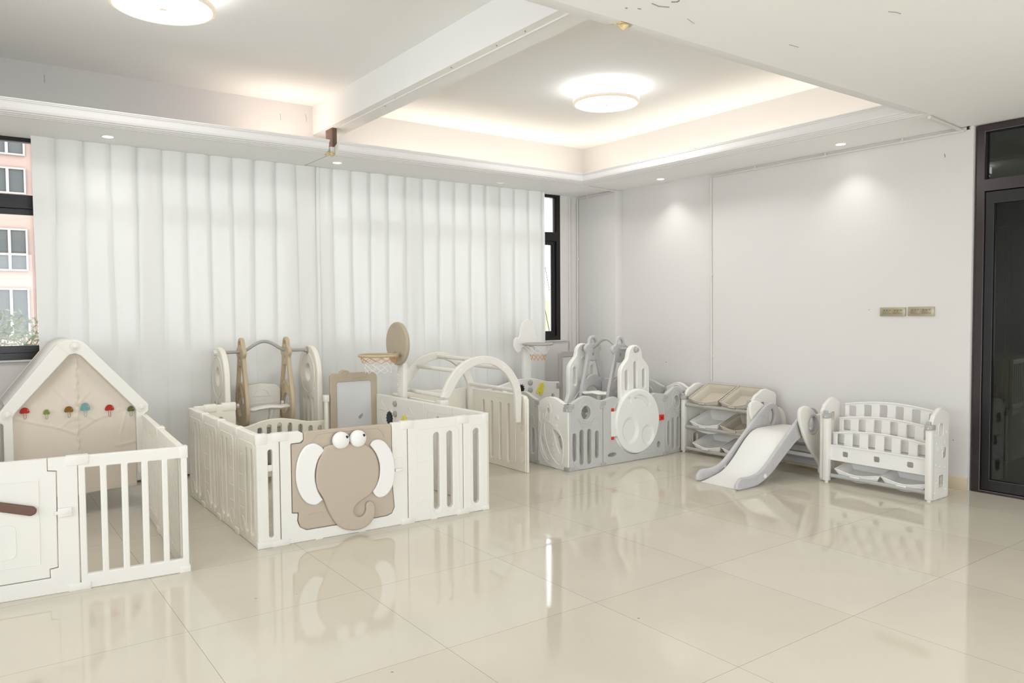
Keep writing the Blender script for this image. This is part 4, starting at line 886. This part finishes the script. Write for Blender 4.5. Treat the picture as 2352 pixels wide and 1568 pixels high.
# hanging canvas with printed mushrooms
ft = [(-.505, .70), (-.172, 1.09), (-.138, 1.096), (-.105, 1.08), (.222, .70)]
def ztop(x):
    for (a, b), (c_, d) in zip(ft, ft[1:]):
        if a <= x <= c_: return b+(d-b)*(x-a)/(c_-a)
    return .7
cre = [((-.49, .69), (-.23, .60)), ((-.23, .60), (-.13, .55)), ((-.23, .605), (-.14, .68)), ((-.26, .87), (-.16, .74)), ((-.13, .745), (-.06, .83)), ((-.13, .58), (-.03, .64)), ((-.03, .64), (.19, .72)), ((-.10, .69), (-.03, .645)), ((.10, .45), (.22, .47)), ((.16, .68), (.12, .52))]
def crease(x, z):
    h = 0
    for (a, b), (c_, d) in cre:
        L = math.hypot(c_-a, d-b); u = ((x-a)*(c_-a)+(z-b)*(d-b))/L; dd = abs((x-a)*(d-b)-(z-b)*(c_-a))/L
        if -.02 < u < L+.02: h += .004*max(0, 1-dd/.012)*min(1, (u+.02)/.03, (L+.02-u)/.03)
    return h
rows = []; NX = 120; NZ = 120
for j in range(NZ+1):
    row = []
    for i in range(NX+1):
        x = -.502+.722*i/NX; zt_ = ztop(x); zb = .150+.004*math.sin(x*9); z = zt_+(zb-zt_)*j/NZ
        seam = .008*math.exp(-((x+.132+.004*math.sin(z*60))/.006)**2)+.012*math.exp(-((x+.132)/.05)**2)
        y = 2.402+.006*math.sin(x*11+z*5)+.006*math.sin(z*7+1)-seam-crease(x, z)+.002*math.sin(z*130)*math.exp(-((x+.132)/.02)**2)
        row.append((x, y, z))
    rows.append(row)
q = PB(); q.grid(I4, rows); bmesh.ops.recalc_face_normals(q.bm, faces=q.bm.faces); q.line(YP(2.396), [(-.502, .175), (.22, .175)], 0, .001)
fab = q.build('canvas_panel', CANVAS, pen, smooth_ang=60); sm_ = fab.modifiers.new('thickness', 'SOLIDIFY'); sm_.thickness = .0015
MR = mat('mushroom_red', (176, 58, 50), .8, .1); MG = mat('mushroom_green', (128, 142, 78), .8, .1); MBR = mat('mushroom_brown', (132, 98, 48), .8, .1); MBL = mat('mushroom_blue', (122, 160, 160), .8, .1); MST = mat('print_highlight', (232, 224, 212), .8, .1); MGD = mat('mushroom_dark_green', (98, 104, 62), .8, .1)
for (x, z, w, hh, sl, m_, nm) in ((-.428, .725, .053, .030, .036, MR, 'red'), (-.308, .708, .037, .025, .030, MG, 'green'), (-.182, .712, .052, .032, .036, MBR, 'brown'), (-.087, .716, .057, .044, .042, MBL, 'blue'), (.058, .704, .054, .032, .042, MR, 'red'), (.189, .688, .042, .028, .034, MGD, 'dark green')):
    T = YP(2.384); cap = [(x-w/2, z-.004), (x-w*.47, z+hh*.35), (x-w*.28, z+hh*.85), (x, z+hh), (x+w*.28, z+hh*.85), (x+w*.47, z+hh*.35), (x+w/2, z-.004), (x+w*.25, z-.009), (x, z-.006), (x-w*.25, z-.009)]
    q = PB(); q.plate(T, smooth(cap, 2), (), 0, .0012, .0002, 0)
    s_ = slot(x+.001, z-.008-sl, z-.004, .013, 5); q.line(T, s_, .0006, .0011, True); o = q.build('mushroom_print', m_, fab); o['label'] = nm+' printed mushroom'
    q = PB(); q.line(T, [(x+w*.3, z+hh*.55), (x+w*.38, z+hh*.25)], .0014, .0009); q.build('highlight_print', MST, o)

# ================================================================== storage shelves
def bin_(name, label, M, y0, y1, m, group, w_tilt=.0, front=(4.785, .0), back=(5.06, .0), zf=.52, zb=.647, depth=.085):
    """open toy tray; long sides slope from the front lip up to the back rim"""
    t = thing(name, label, 'toy bin', (front[0], (y0+y1)/2, zf-.05), group)
    n = 12; xf, xb = front[0], back[0]; w = y0-y1
    def yy(s): return y0-w*s
    def lip(s): return zf-.027*(math.sin(PI*s)**1.3)
    dn = Vector((xb-xf, 0, zb-zf)).normalized(); nn = Vector((dn.z, 0, -dn.x))      # into the tray (down/right)
    def P(u, s, d): # u 0 front..1 back
        zt_ = lip(s)*(1-u)+zb*u; x = xf+(xb-xf)*u
        return Vector((x, yy(s), zt_))+nn*d
    out = []; ins = .10
    def shell(off, dep):
        g = []
        for ring, (k0, dd) in enumerate(((0, 0), (ins*.5, dep*.5), (ins, dep))):
            r = []
            a, b = k0+off, 1-k0-off; f0, f1 = k0*.7+off, 1-k0*.9-off
            for i in range(n+1): r.append(P(f0, a+(b-a)*i/n, dd if ring else 0))
            for i in range(1, n+1): r.append(P(f0+(f1-f0)*i/n, b, dd))
            for i in range(1, n+1): r.append(P(f1, b-(b-a)*i/n, dd))
            for i in range(1, n): r.append(P(f1-(f1-f0)*i/n, a, dd))
            g.append(r)
        return g
    q = PB(); g = shell(0, depth); bm = q.bm
    V = [[bm.verts.new(v) for v in r] for r in g]
    for A, B in zip(V, V[1:]):
        for k in range(len(A)): bm.faces.new((A[k], A[(k+1) % len(A)], B[(k+1) % len(A)], B[k]))
    # floor of the tray
    ce = sum((v.co for v in V[-1]), Vector())/len(V[-1]); cv = bm.verts.new(ce)
    for k in range(len(V[-1])): bm.faces.new((V[-1][k], V[-1][(k+1) % len(V[-1])], cv))
    bmesh.ops.recalc_face_normals(bm, faces=bm.faces)
    bd = q.build('tray', m, t, smooth_ang=30); s_ = bd.modifiers.new('wall', 'SOLIDIFY'); s_.thickness = .003; s_.offset = 0
    rim = PB(); rim.tube(I4, [tuple(v) for v in g[0]], .0045, 6, True); rim.build('rim', m, t)
    ml = P(0, .44, 0); lb = PB(); lb.box(Matrix.Translation(ml), -.006, -.045, -.02, 0, .03, -.006, .002); lb.build('label_tab', m, t)
    return t
def side_end(y, x0, x1, root, h=.65, m=PLASW, outer=True):
    """rounded end panel of a shelf, drawn in (x,z)"""
    M = YP(y); d = x1-x0
    out = [(x0, .025), (x0+.012, .0), (x1, .0), (x1, .59), (x1-.03, .615), (x0+.72*d, .634), (x0+.58*d, .650), (x0+.42*d, .645), (x0+.28*d, .622), (x0+.12*d, .598), (x0+.02, .575), (x0, .55)]
    hs = [rect(x0+.095, .452, x0+.16, .54, .02), rect(x0+d*.62, .285, x0+d*.82, .37, .022), rect(x0+.10, .08, x0+.175, .175, .022)]
    q = PB(); q.plate(M, round_poly(out, .02, 4), hs, -.03, .0, .008, 3)
    for h_ in hs: q.line(M, h_, 0, .004, True)
    if outer:
        for a, b_ in ((.07, .40), (.19, .40), (.06, .25), (.2, .22), (.07, .12), (.05, .05), (.215, .06), (.215, .47), (.12, .23), (.05, .46)): q.lathe(M @ Matrix.Translation((x0+a, b_, 0)), [(.011, 0), (.007, .003), (0, .0035)], 7)
        q.text(M, 'baby', .06, x0+.08, .345, .0005, .002)
    return q.build('side_panel', m, root)
def front_post(x, y, root, m=PLASW):
    q = PB(); q.box(I4, x-.03, y-.022, .012, x+.022, y+.022, .505, .009); q.tube(I4, [(x-.008, y, 0), (x-.008, y, .03)], .014, 10); q.build('corner_post', m, root)
    c_ = PB(); c_.box(I4, x-.036, y-.026, .503, x+.028, y+.026, .538, .005); c_.box(I4, x-.03, y-.012, .535, x-.006, y+.02, .562, .005); cc = c_.build('connector_clip', CGREY, root)
    PB().lathe(Matrix.Translation((x-.036, y-.002, .516)) @ Matrix.Rotation(-PI/2, 4, 'Y'), [(.005, 0), (.004, .002), (0, .002)], 8).build('pin', WHITE, cc)
# shelf 1 : three sloping rows of bins
t = thing('toy_shelf', 'toy storage rack with three sloping rows of bins beside the grey playpen', 'toy rack', (4.95, 1.1, 0))
side_end(1.452, 4.80, 5.14, t, outer=False); side_end(.70, 4.80, 5.14, t, outer=False); front_post(4.795, 1.463, t); front_post(4.80, .722, t)
for z in (.457, .248, .043): PB().tube(I4, [(4.79, 1.472, z), (4.79, .735, z)], .0165, 14).build('front_rod', RODG, t)
for z in (.60, .345, .115): PB().tube(I4, [(5.08, 1.45, z), (5.08, .72, z)], .011, 10).build('rear_rod', RODG, t)
gb = 'toy bins in the storage rack'
for y0, y1, zf, zb, m_, lb in ((1.392, 1.062, .522, .647, BINB, 'greige toy bin, left one on the top row of the rack'), (1.040, .742, .522, .647, BINB, 'greige toy bin, right one on the top row of the rack'),
    (1.378, 1.058, .304, .392, BINW, 'white toy bin, left one on the middle row of the rack'), (1.03, .738, .304, .392, BINB, 'greige toy bin, right one on the middle row of the rack'),
    (1.345, 1.03, .104, .18, BINW, 'white toy bin, left one on the bottom row of the rack'), (1.008, .738, .104, .18, BINW, 'white toy bin, right one on the bottom row, behind the slide')):
    bin_('toy_bin', lb, None, y0, y1, m_, gb, front=(4.775, 0), back=(5.055, 0), zf=zf, zb=zb, depth=.085 if zf > .2 else .068)
# shelf 2 : book rack over two bins
t = thing('book_rack', 'white toddler book rack with curved slatted tiers, beside the glass door', 'book rack', (4.8, -.45, 0))
side_end(-.852, 4.70, 4.955, t); side_end(-.028, 4.70, 4.955, t, outer=False); front_post(4.70, -.066, t); front_post(4.70, -.84, t)
PB().tube(I4, [(4.71, -.085, .056), (4.71, -.822, .056)], .0155, 14).build('front_rod', CGREY, t)
def tier(x, zb, zt, arcz, nh, hz0, hz1, hw, lean, thk=.018):
    P = XP(x) @ Matrix(((1, 0, 0, 0), (0, 1, 0, 0), (0, -lean, 1, 0), (0, 0, 0, 1)))
    P = Matrix(((0, lean, -1, x-lean*zb), (1, 0, 0, 0), (0, 1, 0, 0), (0, 0, 0, 1)))
    a, b = -.822, -.083; top = [(a+(b-a)*k/16, zt+arcz*math.sin(PI*k/16)) for k in range(17)]
    cs = [a+(b-a)*(k+.5)/nh for k in range(nh)]
    hs = [rect(c_-hw/2, hz0, c_+hw/2, min(hz1+arcz*math.sin(PI*(c_-a)/(b-a)), zt+.1), .012) for c_ in cs]
    q = PB(); q.plate(P, [(a, zb), (b, zb)]+top[::-1], hs, -thk, 0, .004); q.tube(P, [(y, z, .002) for y, z in top], .006, 6)
    return q.build('book_tier', WHITE, t)
tier(4.705, .176, .292, .002, 3, .214, .252, .045, .06)
tier(4.745, .285, .385, .035, 6, .292, .372, .058, .06)
tier(4.825, .296, .492, .036, 6, .40, .474, .060, .06)
tier(4.905, .40, .598, .038, 6, .505, .578, .060, .06)
q = PB()
for x0, z0, x1, z1 in ((4.712, .176, 4.80, .178), (4.752, .285, 4.86, .287), (4.832, .39, 4.94, .392)): q.box(I4, x0, -.82, z0, x1, -.085, z1+.004)
q.build('book_ledge', WHITE, t)
PB().tube(I4, [(4.93, -.07, .14), (4.93, -.84, .14)], .011, 10).build('rear_rod', CGREY, t)
gb = 'white bins under the book rack'
bin_('toy_bin', 'white toy bin under the book rack, on the left', None, -.125, -.478, BINW, gb, front=(4.705, 0), back=(4.925, 0), zf=.112, zb=.148, depth=.058)
bin_('toy_bin', 'white toy bin under the book rack, on the right', None, -.492, -.812, BINW, gb, front=(4.705, 0), back=(4.925, 0), zf=.112, zb=.148, depth=.058)

# ================================================================== slide with elephant steps
t = thing('slide', 'grey and white toddler slide with elephant-shaped step sides', 'slide', (4.4, .34, 0))
rail_t = [(3.890, .012), (3.895, .045), (3.922, .076), (3.961, .090), (4.051, .086), (4.143, .098), (4.215, .128), (4.298, .185), (4.404, .268), (4.512, .350), (4.60, .420), (4.70, .490), (4.78, .535), (4.85, .548), (4.92, .525), (4.97, .46), (5.0, .38), (5.0, .325)]
rail_b = [(4.90, .315), (4.75, .313), (4.693, .305), (4.636, .285), (4.547, .229), (4.438, .156), (4.331, .083), (4.247, .042), (4.174, .014), (4.10, .002), (3.92, .0)]
hole = [(4.865, .495), (4.895, .45), (4.885, .39), (4.85, .36), (4.82, .39), (4.81, .44), (4.835, .485)]
for y, s_ in ((.165, 1), (.553, -1)):
    M = YP(y); dx = 0 if s_ == 1 else .02
    out = smooth([(a+dx, b) for a, b in rail_t], 2, False)+smooth([(a+dx, b) for a, b in rail_b], 2, False)
    q = PB(); q.plate(M, out, [smooth([(a+dx, b) for a, b in hole], 3)], -.03, .0, .011, 3)
    w = 0 if s_ == 1 else -.03
    ins = [(a+dx, b) for a, b in [(3.95, .02), (3.96, .06), (4.05, .064), (4.15, .075), (4.23, .11), (4.32, .172), (4.46, .28), (4.62, .40), (4.70, .455), (4.74, .45), (4.76, .40), (4.72, .345), (4.6, .285), (4.45, .195), (4.33, .11), (4.24, .06), (4.16, .03), (4.08, .018)]]
    q.line(M, smooth(ins, 2), w if s_ == 1 else 0, .003, True)
    for a, b_ in ((3.965, .045), (4.14, .055), (4.33, .135), (4.45, .235), (4.55, .31), (4.64, .35)): q.line(M, ell(a+dx, b_, .010, .014, 10), 0, .0022, True)
    sd = q.build('side_rail', LGREY, t)
    PB().lathe(M @ Matrix.Translation((4.228+dx, .074, 0)), [(.03, 0), (.028, .004), (0, .004)], 20).build('bolt_ring', LGREY, sd); PB().lathe(M @ Matrix.Translation((4.228+dx, .070, .004)), [(.017, 0), (.015, .004), (0, .005)], 16).build('bolt_cap', WHITE, sd)
sf = [(3.925, .006), (3.99, .015), (4.107, .038), (4.18, .06), (4.25, .098), (4.33, .16), (4.45, .268), (4.53, .325), (4.60, .352), (4.68, .36), (4.98, .36)]
sf = smooth(sf, 4, False)
q = PB(); q.plate(Matrix(((1, 0, 0, 0), (0, 0, -1, .19), (0, 1, 0, 0), (0, 0, 0, 1))), sf+[(a, max(b-.018, .001)) for a, b in sf[::-1]], (), -.34, 0, .004)
q.build('slide_surface', WHITE, t)
def elephant(y, hole_ring):
    M = YP(y)
    out = [(4.615, .476), (4.612, .533), (4.635, .566), (4.692, .578), (4.754, .562), (4.808, .532), (4.845, .500), (4.90, .497), (5.03, .495), (5.10, .44), (5.13, .33), (5.13, .04), (5.11, .0), (5.03, .0), (5.01, .03), (4.97, .035), (4.955, .0), (4.915, .0), (4.90, .03), (4.905, .07), (4.85, .132), (4.759, .221), (4.687, .321), (4.642, .408)]
    q = PB(); q.plate(M, smooth(out, 2), [ell(4.79, .42, .06, .067, 28)], -.03, .0, .012, 3); o = q.build('elephant_side', PLASW, t)
    g_ = PB(); g_.plate(M, ell(4.79, .42, .078, .085, 32), [ell(4.79, .42, .058, .064, 32)], -.034, .006, .005, 3); g_.build('eye_ring', LGREY, o)
    PB().lathe(M @ Matrix.Translation((4.925, .325, 0)), [(.026, 0), (.026, .02), (.018, .026), (0, .027)], 16).build('nut', LGREY, o)
elephant(.118, True); elephant(.585, True)
for x, z in ((4.84, .20), (4.93, .075)):
    q = PB(); q.box(I4, x+.03, .12, z-.03, x+.17, .55, z+.025, .014); q.build('step', LGREY, t)
q = PB(); q.box(I4, 4.86, .13, .135, 4.90, .60, .165, .006); q.build('step_riser', WHITE, t)
q = PB(); q.box(I4, 4.76, .13, .315, 5.04, .60, .345, .01); q.build('platform', LGREY, t)

# ------------------------------------------------------------------ world, camera
w = bpy.data.worlds.new('World'); SC.world = w; w.use_nodes = True
nt = w.node_tree; bg = nt.nodes['Background']
sky = nt.nodes.new('ShaderNodeTexSky'); sky.sky_type = 'HOSEK_WILKIE'; sky.turbidity = 6; sky.sun_direction = (.3, -.5, .8); sky.ground_albedo = .5
mx = nt.nodes.new('ShaderNodeMix'); mx.data_type = 'RGBA'; mx.inputs[0].default_value = .8; mx.inputs[7].default_value = (.935, .955, .985, 1)
nt.links.new(sky.outputs[0], mx.inputs[6]); nt.links.new(mx.outputs[2], bg.inputs[0]); bg.inputs[1].default_value = 6.5

cam = bpy.data.cameras.new('camera'); co = bpy.data.objects.new('camera', cam); COL.objects.link(co)
f, yaw, pit, rol = 1744.66484, .6281861, -.040737574, -.00712125347
cam.sensor_width = 36; cam.lens = f/2352*36; cam.clip_start = .05; cam.clip_end = 200
fw = Vector((math.cos(pit)*math.sin(yaw), math.cos(pit)*math.cos(yaw), math.sin(pit))); rt = Vector((math.cos(yaw), -math.sin(yaw), 0)); up = rt.cross(fw)
r2 = rt*math.cos(rol)+up*math.sin(rol); u2 = -rt*math.sin(rol)+up*math.cos(rol)
co.matrix_world = Matrix(((r2.x, u2.x, -fw.x, -.7472), (r2.y, u2.y, -fw.y, -3.38738), (r2.z, u2.z, -fw.z, 1.3553), (0, 0, 0, 1)))
SC.camera = co
vs = SC.view_settings; vs.view_transform = 'Standard'; vs.look = 'None'; vs.gamma = 1; vs.use_curve_mapping = False; vs.exposure = .03
